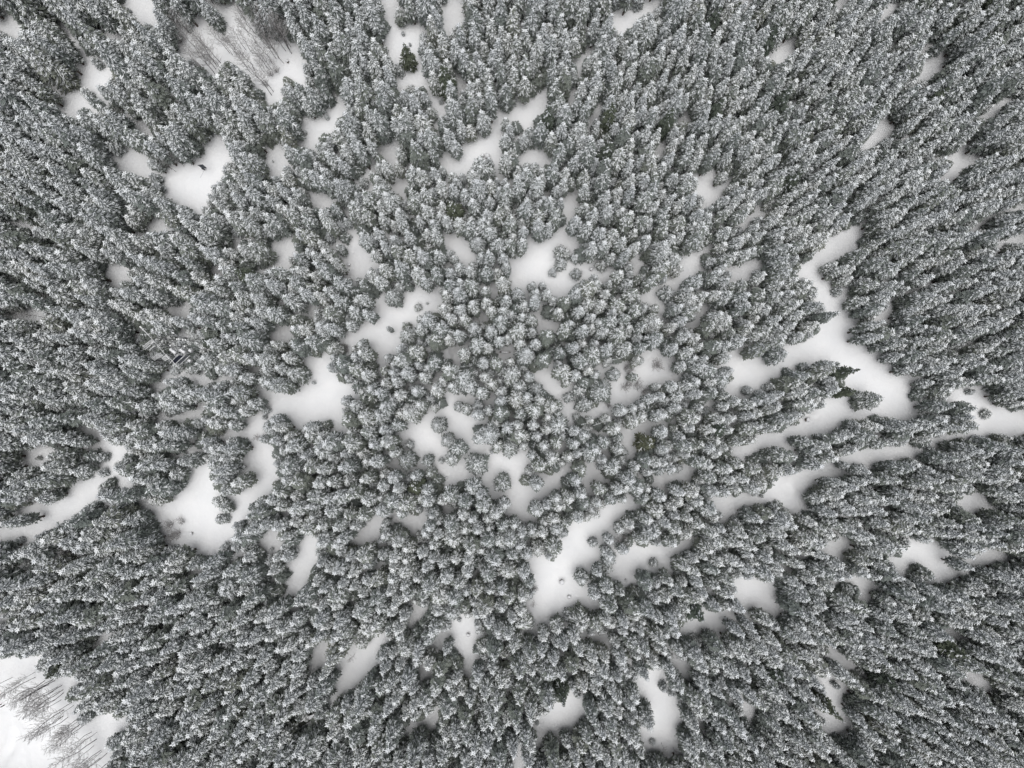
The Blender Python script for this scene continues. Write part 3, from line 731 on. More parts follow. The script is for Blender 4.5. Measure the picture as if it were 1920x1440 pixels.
# saplings along the rims of the open places
k = 0
while k < 36:
    x, y = RNG.uniform(min(ex), max(ex)), RNG.uniform(min(ey), max(ey)); u, v = project(x, y, float(ground_z(x, y)))
    if not (0 < u < PW and 0 < v < PH and bool(is_open(u, v))) or (u < 200 and v > 1240): continue
    an = RNG.uniform(0, 6.28); e = RNG.uniform(14, 34)
    if bool(is_open(u + e * math.cos(an), v + e * math.sin(an))): continue
    if any(math.hypot(t['x'] - x, t['y'] - y) < 1.2 for t in near(x, y, 1.2)): continue
    h = RNG.uniform(0.8, 3.2); vi = int(RNG.integers(3))
    put(dict(x=x, y=y, h=h, R=KINDS['small'][vi]['R'] * h / 5.0 * RNG.uniform(0.9, 1.4), kind='small', vi=vi, rot=RNG.uniform(0, 6.28), label=None, own=False)); k += 1
print('spruces', len(TREES), 'bare', len(BARES))

# ------------------------------------------------------------------ how large each tree shows: a coarse look down at the crowns
VW, VH, VS = 960, 720, 2.0
zb = np.full((VH, VW), -1.0); idb = np.full((VH, VW), -1, int)
for i, t in enumerate(TREES):
    z0 = float(ground_z(t['x'], t['y'])); t['z'] = z0
    pts = project_many(np.array([[t['x'], t['y'], z0 + f * t['h']] for f in (0.12, 1.0)])) / VS
    t['uv'] = pts.mean(0) * VS
    rp = t['R'] * FPX / (CAM_H - z0 - t['h'] * 0.5) / VS
    a, b2 = pts; lo = np.floor(np.minimum(a, b2) - rp).astype(int); hi = np.ceil(np.maximum(a, b2) + rp).astype(int)
    x0, y0, x1, y1 = max(lo[0], 0), max(lo[1], 0), min(hi[0], VW - 1), min(hi[1], VH - 1)
    if x1 < x0 or y1 < y0: continue
    X, Y = np.meshgrid(np.arange(x0, x1 + 1), np.arange(y0, y1 + 1))
    ab = b2 - a; L2 = max((ab ** 2).sum(), 1e-6)
    s = np.clip(((X - a[0]) * ab[0] + (Y - a[1]) * ab[1]) / L2, 0, 1) if L2 > 1 else np.zeros(X.shape)
    d = np.hypot(X - a[0] - s * ab[0], Y - a[1] - s * ab[1])
    # on the axis at fraction s the crown is this wide; the surface height there
    q = 1 - d / rp
    zz = z0 + t['h'] * np.maximum(s * 0.9 + 0.1, q)
    ins = (d < rp * np.minimum(1.0, 0.2 + (1.0 - s) ** 0.72 * 2.0))
    sub = zb[y0:y1 + 1, x0:x1 + 1]; sid = idb[y0:y1 + 1, x0:x1 + 1]
    m = ins & (zz + 60 > sub)
    sub[m] = (zz + 60)[m]; sid[m] = i
vis = np.bincount(idb[idb >= 0], minlength=len(TREES))
for i, t in enumerate(TREES): t['vis'] = int(vis[i])
order = sorted([t for t in TREES if not t['own']], key=lambda t: -t['vis'])
N_OWN = sum(t['own'] for t in TREES)
SINGLES = [t for t in TREES if t['own']] + order[:298 - N_OWN]
_s = {id(t) for t in SINGLES}
REST = [t for t in TREES if id(t) not in _s]
print('singles', len(SINGLES), 'least shown', order[298 - N_OWN]['vis'], 'of', len(REST))
# ------------------------------------------------------------------ helpers for things and parts
def link(o, parent=None):
    COL.objects.link(o)
    if parent: o.parent = parent
    return o
def thing(name, label, cat, loc, group=None, rot=0.0, scale=(1, 1, 1)):
    o = bpy.data.objects.new(name, None); o.empty_display_size = 0.5
    COL.objects.link(o); o.location = loc; o.rotation_euler = (0, 0, rot); o.scale = scale
    o['label'] = label; o['category'] = cat
    if group: o['group'] = group
    return o
def part(name, me, parent, loc=(0, 0, 0), rot=(0, 0, 0)):
    o = bpy.data.objects.new(name, me); COL.objects.link(o); o.parent = parent; o.location = loc; o.rotation_euler = rot
    if name in ('boughs', 'branches') or (name == 'snow' and parent['category'] == 'spruce'): o['kind'] = 'stuff'
    return o
def mesh(name, arr, mat, smooth=False): return to_mesh(name, [arr], [mat], smooth)
def box(a, c, s, R=None):
    V = [(sx * s[0] / 2, sy * s[1] / 2, sz * s[2] / 2) for sx in (-1, 1) for sy in (-1, 1) for sz in (-1, 1)]
    V = [Vector(v) for v in V]
    if R is not None: V = [R @ v for v in V]
    a.add([tuple(v + Vector(c)) for v in V], [(0, 1, 3, 2), (4, 6, 7, 5), (0, 4, 5, 1), (2, 3, 7, 6), (0, 2, 6, 4), (1, 5, 7, 3)])

# ------------------------------------------------------------------ the snow-covered ground
M_GROUND, nt, b = new_mat('ground_snow')
tc = nt.nodes.new('ShaderNodeTexCoord')
n1 = nt.nodes.new('ShaderNodeTexNoise'); n1.inputs['Scale'].default_value = 0.35; n1.inputs['Detail'].default_value = 5
rp = nt.nodes.new('ShaderNodeValToRGB')
rp.color_ramp.elements[0].position = 0.3; rp.color_ramp.elements[0].color = (0.84, 0.852, 0.872, 1)
rp.color_ramp.elements[1].position = 0.7; rp.color_ramp.elements[1].color = (0.885, 0.892, 0.905, 1)
nt.links.new(tc.outputs['Object'], n1.inputs['Vector']); nt.links.new(n1.outputs['Fac'], rp.inputs['Fac'])
nt.links.new(rp.outputs['Color'], b.inputs['Base Color'])
n2 = nt.nodes.new('ShaderNodeTexNoise'); n2.inputs['Scale'].default_value = 0.9; n2.inputs['Detail'].default_value = 6
bp = nt.nodes.new('ShaderNodeBump'); bp.inputs['Strength'].default_value = 0.4; bp.inputs['Distance'].default_value = 0.5
nt.links.new(tc.outputs['Object'], n2.inputs['Vector']); nt.links.new(n2.outputs['Fac'], bp.inputs['Height']); nt.links.new(bp.outputs['Normal'], b.inputs['Normal'])
b.inputs['Roughness'].default_value = 0.75

# ruts, stream gullies and tracks pressed into the snow: (pixels of the photograph, width m, depth m)
GROOVES = [
 ([(838,656),(842,668),(848,680),(851,694),(854,704)], 0.42, 0.75), ([(862,664),(858,676),(856,690)], 0.35, 0.30), ([(838,650),(834,662),(836,676)], 0.35, 0.28),
 ([(1006,1160),(1018,1155),(1028,1160),(1040,1156)], 0.30, 0.35), ([(1010,1164),(1028,1163),(1044,1160)], 0.35, 0.40),
 ([(349,698),(358,708),(367,718)], 0.45, 0.5), ([(392,716),(402,709),(412,703),(424,701),(432,706)], 0.45, 0.4), ([(352,712),(362,722),(376,722)], 0.4, 0.3),
 ([(0,1325),(14,1342),(26,1358),(31,1374),(28,1395),(18,1412),(4,1432)], 0.9, 0.34), ([(2,1320),(24,1338),(46,1356),(60,1370),(72,1380)], 0.8, 0.28), ([(30,1376),(38,1396),(46,1418),(50,1438)], 0.9, 0.28),
 ([(305,330),(318,326),(325,322)], 0.5, 0.14), ([(195+640,0),(830,20)], 0.4, 0.1),
 ([(575,248),(600,244),(622,246)], 0.5, 0.14), ([(612,240),(634,246)], 0.4, 0.12),
 ([(920,890),(930,876),(938,866)], 0.6, 0.15), ([(948,880),(956,866)], 0.6, 0.15), ([(914,906),(922,888)], 0.5, 0.12),
 ([(1040,1062),(1080,1100),(1078,1112)], 0.5, 0.1), ([(420,745),(455,748),(500,745),(520,744)], 0.5, 0.16),
 ([(1460,252),(1472,258),(1490,252)], 0.4, 0.14), ([(100,1290),(115,1283),(130,1288)], 0.5, 0.15), ([(1530,150),(1545,142),(1560,140)], 0.4, 0.1),
]
MOUNDS = [(1478,908,1.9,0.55),(1484,922,1.2,0.35),(1528,781,1.3,0.45),(1236,1034,1.2,0.4),(1075,1110,2.6,0.22),(840,112,0.9,0.3),(655,470,0.8,0.3),(848,702,1.4,0.5),(856,668,1.3,0.45),(1040,488,1.0,0.3)]
GW = 0.42
xs = np.arange(min(ex) - 8, max(ex) + 8, GW); ys = np.arange(min(ey) - 8, max(ey) + 8, GW)
X, Y = np.meshgrid(xs, ys)
Z = ground_z(X, Y)
rngg = np.random.default_rng(7)
for pts, w, dep in GROOVES:
    g = [place(*p) for p in pts]
    D = np.full(X.shape, 1e9)
    bx0, bx1 = min(p[0] for p in g) - 3, max(p[0] for p in g) + 3; by0, by1 = min(p[1] for p in g) - 3, max(p[1] for p in g) + 3
    j0, j1 = np.searchsorted(xs, (bx0, bx1)); i0, i1 = np.searchsorted(ys, (by0, by1))
    if j1 <= j0 or i1 <= i0: continue
    sx, sy = X[i0:i1, j0:j1], Y[i0:i1, j0:j1]; d = np.full(sx.shape, 1e9)
    for (ax, ay), (cx, cy) in zip(g[:-1], g[1:]):
        l2 = (cx - ax) ** 2 + (cy - ay) ** 2 + 1e-9
        s = np.clip(((sx - ax) * (cx - ax) + (sy - ay) * (cy - ay)) / l2, 0, 1)
        d = np.minimum(d, np.hypot(sx - ax - s * (cx - ax), sy - ay - s * (cy - ay)))
    Z[i0:i1, j0:j1] += -dep * np.exp(-(d / (w * 0.7)) ** 2) + dep * 0.3 * np.exp(-((d - w * 1.7) / (w * 0.6)) ** 2)
for u, v, r, hh in MOUNDS:
    gx, gy = place(u, v); d = np.hypot(X - gx, Y - gy)
    Z += hh * np.exp(-(d / (r * 0.6)) ** 2) - 0.28 * hh * np.exp(-((d - r * 1.25) / (r * 0.3)) ** 2)
# snow heaped between trunks and hollowed under crowns
for t in TREES:
    j0, j1 = np.searchsorted(xs, (t['x'] - 1.6, t['x'] + 1.6)); i0, i1 = np.searchsorted(ys, (t['y'] - 1.6, t['y'] + 1.6))
    if j1 <= j0 or i1 <= i0: continue
    d = np.hypot(X[i0:i1, j0:j1] - t['x'], Y[i0:i1, j0:j1] - t['y'])
    Z[i0:i1, j0:j1] -= 0.16 * np.exp(-(d / 0.8) ** 2)
ny, nx = X.shape
V = np.stack([X, Y, Z], -1).reshape(-1, 3)
ii, jj = np.meshgrid(np.arange(ny - 1), np.arange(nx - 1), indexing='ij')
q = (ii * nx + jj).ravel()
F = np.stack([q, q + 1, q + nx + 1, q + nx], 1)
me = bpy.data.meshes.new('ground')
me.vertices.add(len(V)); me.vertices.foreach_set('co', V.ravel())
me.loops.add(F.size); me.loops.foreach_set('vertex_index', F.ravel())
me.polygons.add(len(F)); me.polygons.foreach_set('loop_start', np.arange(0, F.size, 4)); me.polygons.foreach_set('loop_total', np.full(len(F), 4))
me.update(); me.validate(); me.materials.append(M_GROUND); me.polygons.foreach_set('use_smooth', [True] * len(F))
o = bpy.data.objects.new('ground', me); COL.objects.link(o); o['kind'] = 'structure'
# the land beyond, out to the horizon
a = Arr(); R_ = 1800.0
x0, x1, y0, y1 = xs[0] + 0.5, xs[-1] - 0.5, ys[0] + 0.5, ys[-1] - 0.5
ring = [(x0, y0), (x1, y0), (x1, y1), (x0, y1)]; far = [(-R_, -R_), (R_, -R_), (R_, R_), (-R_, R_)]
N = 24; VV = []
for (ax, ay), (bx, by) in zip(ring + far, ring[1:] + ring[:1] + far[1:] + far[:1]):
    for k in range(N):
        x, y = ax + (bx - ax) * k / N, ay + (by - ay) * k / N
        cx, cy = np.clip(x, x0, x1), np.clip(y, y0, y1)
        VV.append((x, y, float(ground_z(cx, cy)) - 0.25))
M4 = 4 * N
a.add(VV, [(k, M4 + k, M4 + (k + 1) % M4, (k + 1) % M4) for k in range(M4)])
o = bpy.data.objects.new('ground_beyond', mesh('ground_beyond', a, M_GROUND)); COL.objects.link(o); o['kind'] = 'structure'

# ------------------------------------------------------------------ landmarks one can find in the photograph, for telling trees apart
LAND = [(370,330,'the clearing with the dark solar panel'),(320,665,'the steel equipment racks'),(250,300,'the small round clearing left of the solar panel'),(140,160,'the clearing near the upper left corner'),
 (470,90,'the bare grove at upper left'),(605,235,'the slanting clearing under the grove'),(755,60,'the long snow tongue from the top edge'),(840,40,'the short snow bay at the top'),
 (985,215,'the heart-shaped clearing high in the middle'),(900,280,'the clearing below the heart-shaped one'),(720,290,'the curved snow lane upper left of the middle'),(1185,40,'the clearing cut by the top edge'),
 (1465,90,'the butterfly-shaped clearing upper right'),(1745,120,'the bright patch near the upper right corner'),(1860,200,'the long slanting strip at the right edge'),(1800,305,'the bright clearing below the slanting strip'),
 (1330,340,'the hooked snow patch upper right'),(1570,455,'the slanting wedge of snow at the right'),(1415,400,'the slim snow sliver above the wedge'),(1030,500,'the big central clearing with small trees'),(1070,380,'the snow slot above the big central clearing'),
 (770,590,'the bean-shaped clearing left of the centre'),(670,480,'the stumpy clearing upper left of the centre'),(500,300,'the little gap between solar panel and middle'),(600,370,'the small hollow left of the curved lane'),
 (510,450,'the faint gap in the left half'),(210,510,'the bent gap at the left'),(50,590,'the thin-treed gap at the left edge'),(335,580,'the gap above the steel equipment racks'),(590,745,'the large clearing left of the lower middle'),
 (395,930,'the wide clearing with tree islets'),(140,935,'the diagonal snow lane at the left'),(60,860,'the misty gap by the left edge'),(570,1060,'the leaf-shaped clearing lower left of the middle'),
 (40,1380,'the open snowfield in the bottom corner'),(150,1180,'the dark stand above the snowfield'),(670,1250,'the slanting clearing bottom left of the middle'),(870,1190,'the flame-shaped gap in the lower middle'),(780,1370,'the grey gap at the bottom'),
 (1050,1340,'the wedge of snow at the bottom centre'),(1045,1090,'the boot-shaped clearing'),(810,840,'the clearing with the tree island'),(970,920,'the snow lane below the tree island'),(950,620,'the dense star-topped stand at the centre'),
 (1035,705,'the snow bay right of the centre'),(1190,720,'the shrubby clearing right of the centre'),(1260,535,'the diagonal clearing beside the big central one'),(1400,505,'the pale square clearing at centre right'),
 (1580,670,'the forked clearing'),(1450,690,'the lower arm of the forked clearing'),(1850,785,'the clearing at the right edge'),(1540,790,'the channel under the dark green spruces'),(1480,910,'the channel with the large snow mound'),(1260,895,'the thin snow finger lower right of the centre'),
 (1820,940,'the small clearing low at right'),(1215,1040,'the forked lane at lower middle'),(1420,1105,'the lobed clearing in the lower right'),(1330,1165,'the snow strip beside the lobed clearing'),(1730,1045,'the ragged clearing lower right'),
 (1570,1040,'the small gap right of the lobed clearing'),(1240,1350,'the tall clearing at the bottom'),(1565,1320,'the slot-shaped clearing bottom right'),(1830,1280,'the small patch near the bottom right corner'),(1600,1250,'the curved sliver above the slot'),
 (1650,560,'the mottled stand right of the forked clearing'),(1500,250,'the fine-textured forest upper right'),(640,880,'the stand right of the islets'),(800,1060,'the even dense stand below the middle'),(440,1230,'the tall stand lower left')]
LU = np.array([(l[0], l[1]) for l in LAND], float)
ORD = ['nearest', 'second nearest', 'third nearest', 'fourth nearest', 'fifth nearest', 'sixth nearest', 'seventh nearest', 'eighth nearest', 'ninth nearest', 'tenth nearest'] + [f'{n}th nearest' for n in range(11, 60)]
groups = {}
for t in SINGLES:
    if t['label']: continue
    d = np.hypot(*(LU - t['uv']).T); k = int(d.argmin()); du, dv = t['uv'] - LU[k]
    side = ('right of' if du > 0 else 'left of') if abs(du) > abs(dv) else ('below' if dv > 0 else 'above')
    groups.setdefault((k, side, KINDS[t['kind']][0]['look']), []).append((d[k], t))
for (k, side, look), L in groups.items():
    for n, (_, t) in enumerate(sorted(L, key=lambda p: p[0])):
        nm = {'dark green': 'dark green spruce', 'lightly': 'lightly snowed spruce', 'low': 'darkish filler spruce'}.get(look, look + ' snowy spruce')
        t['label'] = (nm if len(L) == 1 else nm + ' ' + ORD[n]) + ' ' + side + ' ' + LAND[k][2] if len(L) == 1 else f'{nm} {side} {LAND[k][2]}, {ORD[n]}'

for t in SINGLES:
    if len(t['label'].split()) > 15: print('LONG', t['label'])
# ------------------------------------------------------------------ spruces seen singly: thing > trunk, boughs, snow
for key, L in KINDS.items():
    for k in L:
        tr, bo, sn = k['arr']
        bm_ = M_NEEDLE if key == 'green' else M_FROST
        k['meshes'] = [('trunk', mesh('spruce_trunk', tr, M_BARK, True)), ('boughs', mesh('spruce_boughs', bo, bm_)), ('snow', mesh('spruce_snow', sn, M_SNOWLOAD, True))]
protos = {}
def tree_scale(t, k): return (t['R'] / k['R'], t['R'] / k['R'], t['h'] / k['h'])
for t in SINGLES:
    k = KINDS[t['kind']][t['vi']]
    loc = (t['x'], t['y'], t['z'] - 0.15)
    key = (t['kind'], t['vi'])
    if key not in protos:
        r = thing('spruce', t['label'], 'spruce', loc, 'snow-laden spruces of the forest', t['rot'], tree_scale(t, k))
        protos[key] = (r, [part(n, m, r) for n, m in k['meshes']])
    else:
        r0, ps = protos[key]
        r = r0.copy(); COL.objects.link(r)
        r.location = loc; r.rotation_euler = (0, 0, t['rot']); r.scale = tree_scale(t, k); r['label'] = t['label']
        for p in ps:
            c = p.copy(); COL.objects.link(c); c.parent = r

# ------------------------------------------------------------------ the rest of the forest: one object
src = bpy.data.collections.new('forest_sources')
idx_of = {}
names = []
for key in KINDS:
    for vi, k in enumerate(KINDS[key]):
        bm_ = M_NEEDLE if key == 'green' else M_FROST
        me = to_mesh('forest_spruce', list(k['arr']), [M_BARK, bm_, M_SNOWLOAD], False)
        so = bpy.data.objects.new('forest_spruce_%02d' % len(names), me); src.objects.link(so)
        idx_of[(key, vi)] = len(names); names.append(so.name)
me = bpy.data.meshes.new('spruce_forest')
me.vertices.add(len(REST))
me.vertices.foreach_set('co', np.array([(t['x'], t['y'], t['z'] - 0.15) for t in REST]).ravel())
at = me.attributes.new('pick', 'INT', 'POINT'); at.data.foreach_set('value', [idx_of[(t['kind'], t['vi'])] for t in REST])
at = me.attributes.new('turn', 'FLOAT_VECTOR', 'POINT'); at.data.foreach_set('vector', np.array([(RNG.normal(0, 0.02), RNG.normal(0, 0.02), t['rot']) for t in REST]).ravel())
at = me.attributes.new('size', 'FLOAT_VECTOR', 'POINT'); at.data.foreach_set('vector', np.array([tree_scale(t, KINDS[t['kind']][t['vi']]) for t in REST]).ravel())
fo = bpy.data.objects.new('spruce_forest', me); COL.objects.link(fo)
fo['kind'] = 'stuff'; fo['label'] = 'dense stand of snow-laden spruces packed too close to tell apart'
ng = bpy.data.node_groups.new('grow_forest', 'GeometryNodeTree')
ng.interface.new_socket('Geometry', in_out='INPUT', socket_type='NodeSocketGeometry')
ng.interface.new_socket('Geometry', in_out='OUTPUT', socket_type='NodeSocketGeometry')
N_ = ng.nodes.new; Lk = ng.links.new
gi, go = N_('NodeGroupInput'), N_('NodeGroupOutput')
ip = N_('GeometryNodeInstanceOnPoints'); ci = N_('GeometryNodeCollectionInfo')
ci.inputs['Collection'].default_value = src; ci.inputs['Separate Children'].default_value = True; ci.inputs['Reset Children'].default_value = True
def attr(name, tp):
    n = N_('GeometryNodeInputNamedAttribute'); n.data_type = tp; n.inputs['Name'].default_value = name
    return n.outputs['Attribute']
Lk(gi.outputs[0], ip.inputs['Points']); Lk(ci.outputs[0], ip.inputs['Instance']); ip.inputs['Pick Instance'].default_value = True
Lk(attr('pick', 'INT'), ip.inputs['Instance Index'])
er = N_('FunctionNodeEulerToRotation'); Lk(attr('turn', 'FLOAT_VECTOR'), er.inputs[0]); Lk(er.outputs[0], ip.inputs['Rotation'])
Lk(attr('size', 'FLOAT_VECTOR'), ip.inputs['Scale'])
Lk(ip.outputs[0], go.inputs[0])
md = fo.modifiers.new('grow_forest', 'NODES'); md.node_group = ng

# ------------------------------------------------------------------ bare trees and shrubs
WHERE = {'grove': ('in the bare grove at upper left', 'bare trees of the upper left grove'), 'corner': ('leaning over the open snowfield in the bottom corner', 'bare trees along the bottom corner snowfield'),
         'left': ('among spruces in the left half', 'scattered bare trees'), 'south': ('among the spruces low in the picture', 'scattered bare trees'), 'bush': ('rising from the snow', 'leafless shrubs')}
for kd in BARE:
    for k in BARE[kd]:
        tr, br = k['arr']; k['meshes'] = [('trunk' if kd == 'tall' else 'stems', mesh('bare_trunk', tr, M_BARE, True)), ('branches', mesh('bare_branches', br, M_TWIG))]
gb = {}
for t in BARES:
    d = np.hypot(*(LU - (t['u'], t['v'])).T); k = int(d.argmin()); du, dv = t['u'] - LU[k][0], t['v'] - LU[k][1]
    side = ('right of' if du > 0 else 'left of') if abs(du) > abs(dv) else ('below' if dv > 0 else 'above')
    inside = d[k] < 45
    gb.setdefault((k, 'in' if inside and side not in () else side, t['kind'], 'taller' if t['h'] >= 9 else 'short'), []).append((t['u'] + 0.01 * t['v'], t))
ORD1 = ['first', 'second', 'third', 'fourth', 'fifth', 'sixth', 'seventh', 'eighth', 'ninth', 'tenth', 'eleventh', 'twelfth', 'thirteenth', 'fourteenth', 'fifteenth', 'sixteenth', 'seventeenth', 'eighteenth', 'nineteenth', 'twentieth'] + ['%dth' % n for n in range(21, 40)]
for (k, side, kd, sz), L in gb.items():
    for n, (_, t) in enumerate(sorted(L, key=lambda p: p[0])):
        nm = ('tall leafless tree' if sz == 'taller' else 'low leafless tree') if kd == 'tall' else 'leafless shrub'
        t['label'] = f'{nm} {"at" if side == "in" else side} {LAND[k][2]}' + ('' if len(L) == 1 else f', {ORD1[n]} from its left')
for t in BARES:
    if len(t['label'].split()) > 15: print('LONG', t['label'])
bproto = {}
for t in BARES:
    k = BARE[t['kind']][t['vi']]; s = t['h'] / k['h']
    loc = (t['x'], t['y'], float(ground_z(t['x'], t['y'])) - 0.15); key = (t['kind'], t['vi'])
    if key not in bproto:
        nm = 'bare_tree' if t['kind'] == 'tall' else 'bare_shrub'
        r = thing(nm, t['label'], 'bare tree' if t['kind'] == 'tall' else 'shrub', loc, WHERE[t['where']][1], t['rot'], (s, s, s))
        bproto[key] = (r, [part(n, m, r) for n, m in k['meshes']])
    else:
        r0, ps = bproto[key]; r = r0.copy(); COL.objects.link(r); r.location = loc; r.rotation_euler = (0, 0, t['rot']); r.scale = (s, s, s)
        r['label'] = t['label']; r['group'] = WHERE[t['where']][1]
        for p in ps: c = p.copy(); COL.objects.link(c); c.parent = r
# ------------------------------------------------------------------ steel, panels, stumps, log, tent
M_SNOW, nt, b, _ = varied('settled_snow', ((0.80, 0.815, 0.84), (0.88, 0.89, 0.91)), 1.2, 0.75)
M_STEEL, nt, b, _ = varied('rimed_steel', ((0.50, 0.51, 0.53), (0.78, 0.785, 0.79)), 4.0, 0.6)
M_DARK, nt, b, _ = varied('dark_steel', ((0.03, 0.032, 0.035), (0.08, 0.082, 0.085)), 4.0, 0.6)
M_CELL, nt, b, _ = varied('solar_glass', ((0.010, 0.012, 0.020), (0.018, 0.021, 0.034)), 3.0, 0.25); b.inputs['Specular IOR Level'].default_value = 0.4
M_CELL2, nt, b, _ = varied('dusted_solar_glass', ((0.035, 0.040, 0.048), (0.075, 0.08, 0.088)), 3.0, 0.5)
M_WOOD, nt, b, _ = varied('weathered_wood', ((0.09, 0.075, 0.06), (0.20, 0.17, 0.14)), 5.0, 0.95)
M_TARP, nt, b, _ = varied('dark_canvas', ((0.045, 0.050, 0.042), (0.085, 0.090, 0.078)), 2.0, 0.9)
M_PALE, nt, b, _ = varied('pale_ceramic', ((0.75, 0.76, 0.76), (0.85, 0.86, 0.86)), 4.0, 0.4)

def at(u, v, h):                 # world point h metres above the ground seen at a pixel of the photograph
    x, y = place(u, v, h); return np.array([x, y, float(ground_z(x, y)) + h])
def bars(segs, r, mat, name, parent, base):
    """each bar its own part"""
    out = []
    for i, (p, q) in enumerate(segs):
        a = Arr(); tube(a, [p - base, q - base], [r, r], 6); out.append(part(name, mesh(name, a, mat), parent))
    return out

# two dark solar panels with pale rails on the steel frame
HP = 6.0
base = at(340, 672, 0); t_ = thing('solar_panel_rack', 'two dark tilted solar panels with pale rails beside the steel racks', 'solar panel', tuple(base))
def slab(name, quad, th, mat, parent, base, smooth=False):
    a = Arr(); q = [np.array(p) - base for p in quad]; n = np.cross(q[1] - q[0], q[3] - q[0]); n /= np.linalg.norm(n); n = n if n[2] > 0 else -n
    a.add([p for p in q] + [p - n * th for p in q], [(0, 1, 2, 3), (7, 6, 5, 4), (0, 4, 5, 1), (1, 5, 6, 2), (2, 6, 7, 3), (3, 7, 4, 0)])
    return part(name, mesh(name, a, mat), parent)
slab('panel', [at(321, 679.5, HP - .4), at(335, 666, HP + .3), at(345, 667, HP + .3), at(330.5, 681, HP - .4)], .05, M_CELL, t_, base)
p2 = slab('panel', [at(331.5, 681, HP - .4), at(346.5, 667.5, HP + .3), at(355, 667, HP + .3), at(340, 682, HP - .4)], .05, M_CELL2, t_, base); p2['label'] = 'snow-dusted panel'
bars([(at(318, 681.5, HP - .3), at(335, 663.5, HP + .5)), (at(329, 682, HP - .3), at(349, 663, HP + .5)), (at(337, 684, HP - .3), at(356, 666.5, HP + .45))], .055, M_STEEL, 'rail', t_, base)
bars([(at(311, 664, HP), at(334, 689, HP)), ], .06, M_STEEL, 'beam', t_, base)
def legs(pts, parent, base, r=.06):
    bars([(np.array([p[0], p[1], float(ground_z(p[0], p[1])) - .1]), p) for p in pts], r, M_STEEL, 'leg', parent, base)
legs([at(320, 680, HP - .45), at(334, 667, HP + .2), at(341, 681, HP - .45), at(354, 668, HP + .2)], t_, base)

# slatted rack, left of the panels
def slats(name, a0, a1, b0, b1, n, h, w, label, mat, sn=True):
    A0, A1, B0, B1 = at(*a0, h), at(*a1, h), at(*b0, h), at(*b1, h); base = np.array([A0[0], A0[1], float(ground_z(A0[0], A0[1]))])
    t = thing(name, label, 'steel rack', tuple(base))
    bars([(A0, A1), (B0, B1)], .055, M_STEEL, 'rail', t, base)
    for k in range(n):
        s = (k + .5) / n; p, q = A0 + (A1 - A0) * s + [0, 0, .06], B0 + (B1 - B0) * s + [0, 0, .06]
        a = Arr(); d = q - p; L = np.linalg.norm(d); R = Matrix.Rotation(math.atan2(d[1], d[0]), 3, 'Z')
        box(a, tuple((p + q) / 2 - base), (L, w, .08), R); part('slat', mesh('slat', a, M_STEEL), t)
    legs([A0, A1, B0, B1], t, base, .05)
    return t
slats('slatted_rack', (283, 671), (301, 661.5), (289, 676), (306, 666), 8, 5.2, .12, 'rack of eight pale slats left of the dark solar panels', M_STEEL)
slats('slatted_rack', (303, 671), (313, 665), (309, 676.5), (319, 671), 5, 5.2, .11, 'short slatted rack wedged between the eight-slat rack and solar panels', M_STEEL)
slats('ladder_rack', (267.5, 650), (284, 636.5), (270, 653), (286.5, 639.5), 8, 5.8, .09, 'ladder-like rack with thin rungs at the far left of the steelwork', M_STEEL)
# long tubes
def rod(name, a, b2, h0, h1, r, label, cat, mat=M_STEEL, stand=True, cap=None):
    P, Q = at(*a, h0), at(*b2, h1); base = np.array([P[0], P[1], float(ground_z(P[0], P[1]))])
    t = thing(name, label, cat, tuple(base)); bars([(P, Q)], r, mat, 'tube', t, base)
    if stand and 'pipe' != name: legs([P + (Q - P) * .9], t, base, .045)
    elif stand: legs([(P + Q) / 2], t, base, .035)
    if cap:
        aa = Arr(); d = (Q - P); tube(aa, [P - base - d * .02, P - base + d * .16], [r * 1.9, r * 1.7], 8); part('sleeve', mesh('sleeve', aa, M_PALE), t)
    return t
rod('antenna_boom', (262.5, 612), (281, 631), 7.6, 6.6, .09, 'long white antenna boom pointing to the upper left of the steelwork', 'antenna', cap=True)
rod('antenna_boom', (281.5, 632), (318, 674), 6.6, 6.0, .05, 'thin pale beam running from the white boom down to the solar panels', 'beam')
rod('pipe', (272, 655.5), (283, 646), 5.9, 5.9, .09, 'upper of two thick white pipes under the ladder-like rack', 'pipe')
rod('pipe', (279.5, 656.5), (290, 647.5), 5.9, 5.9, .09, 'lower of two thick white pipes under the ladder-like rack', 'pipe')
rod('pipe', (283, 645), (289, 640), 6.0, 6.0, .11, 'short white pipe at the upper end of the ladder-like rack', 'pipe')
rod('pipe', (295.5, 651), (299, 648.5), 6.0, 6.0, .11, 'stubby white pipe between ladder rack and slatted rack', 'pipe', stand=True)
rod('pipe', (294.5, 692.5), (299, 696.5), 4.5, 4.3, .085, 'bright white pipe end under the spruces below the racks', 'pipe')
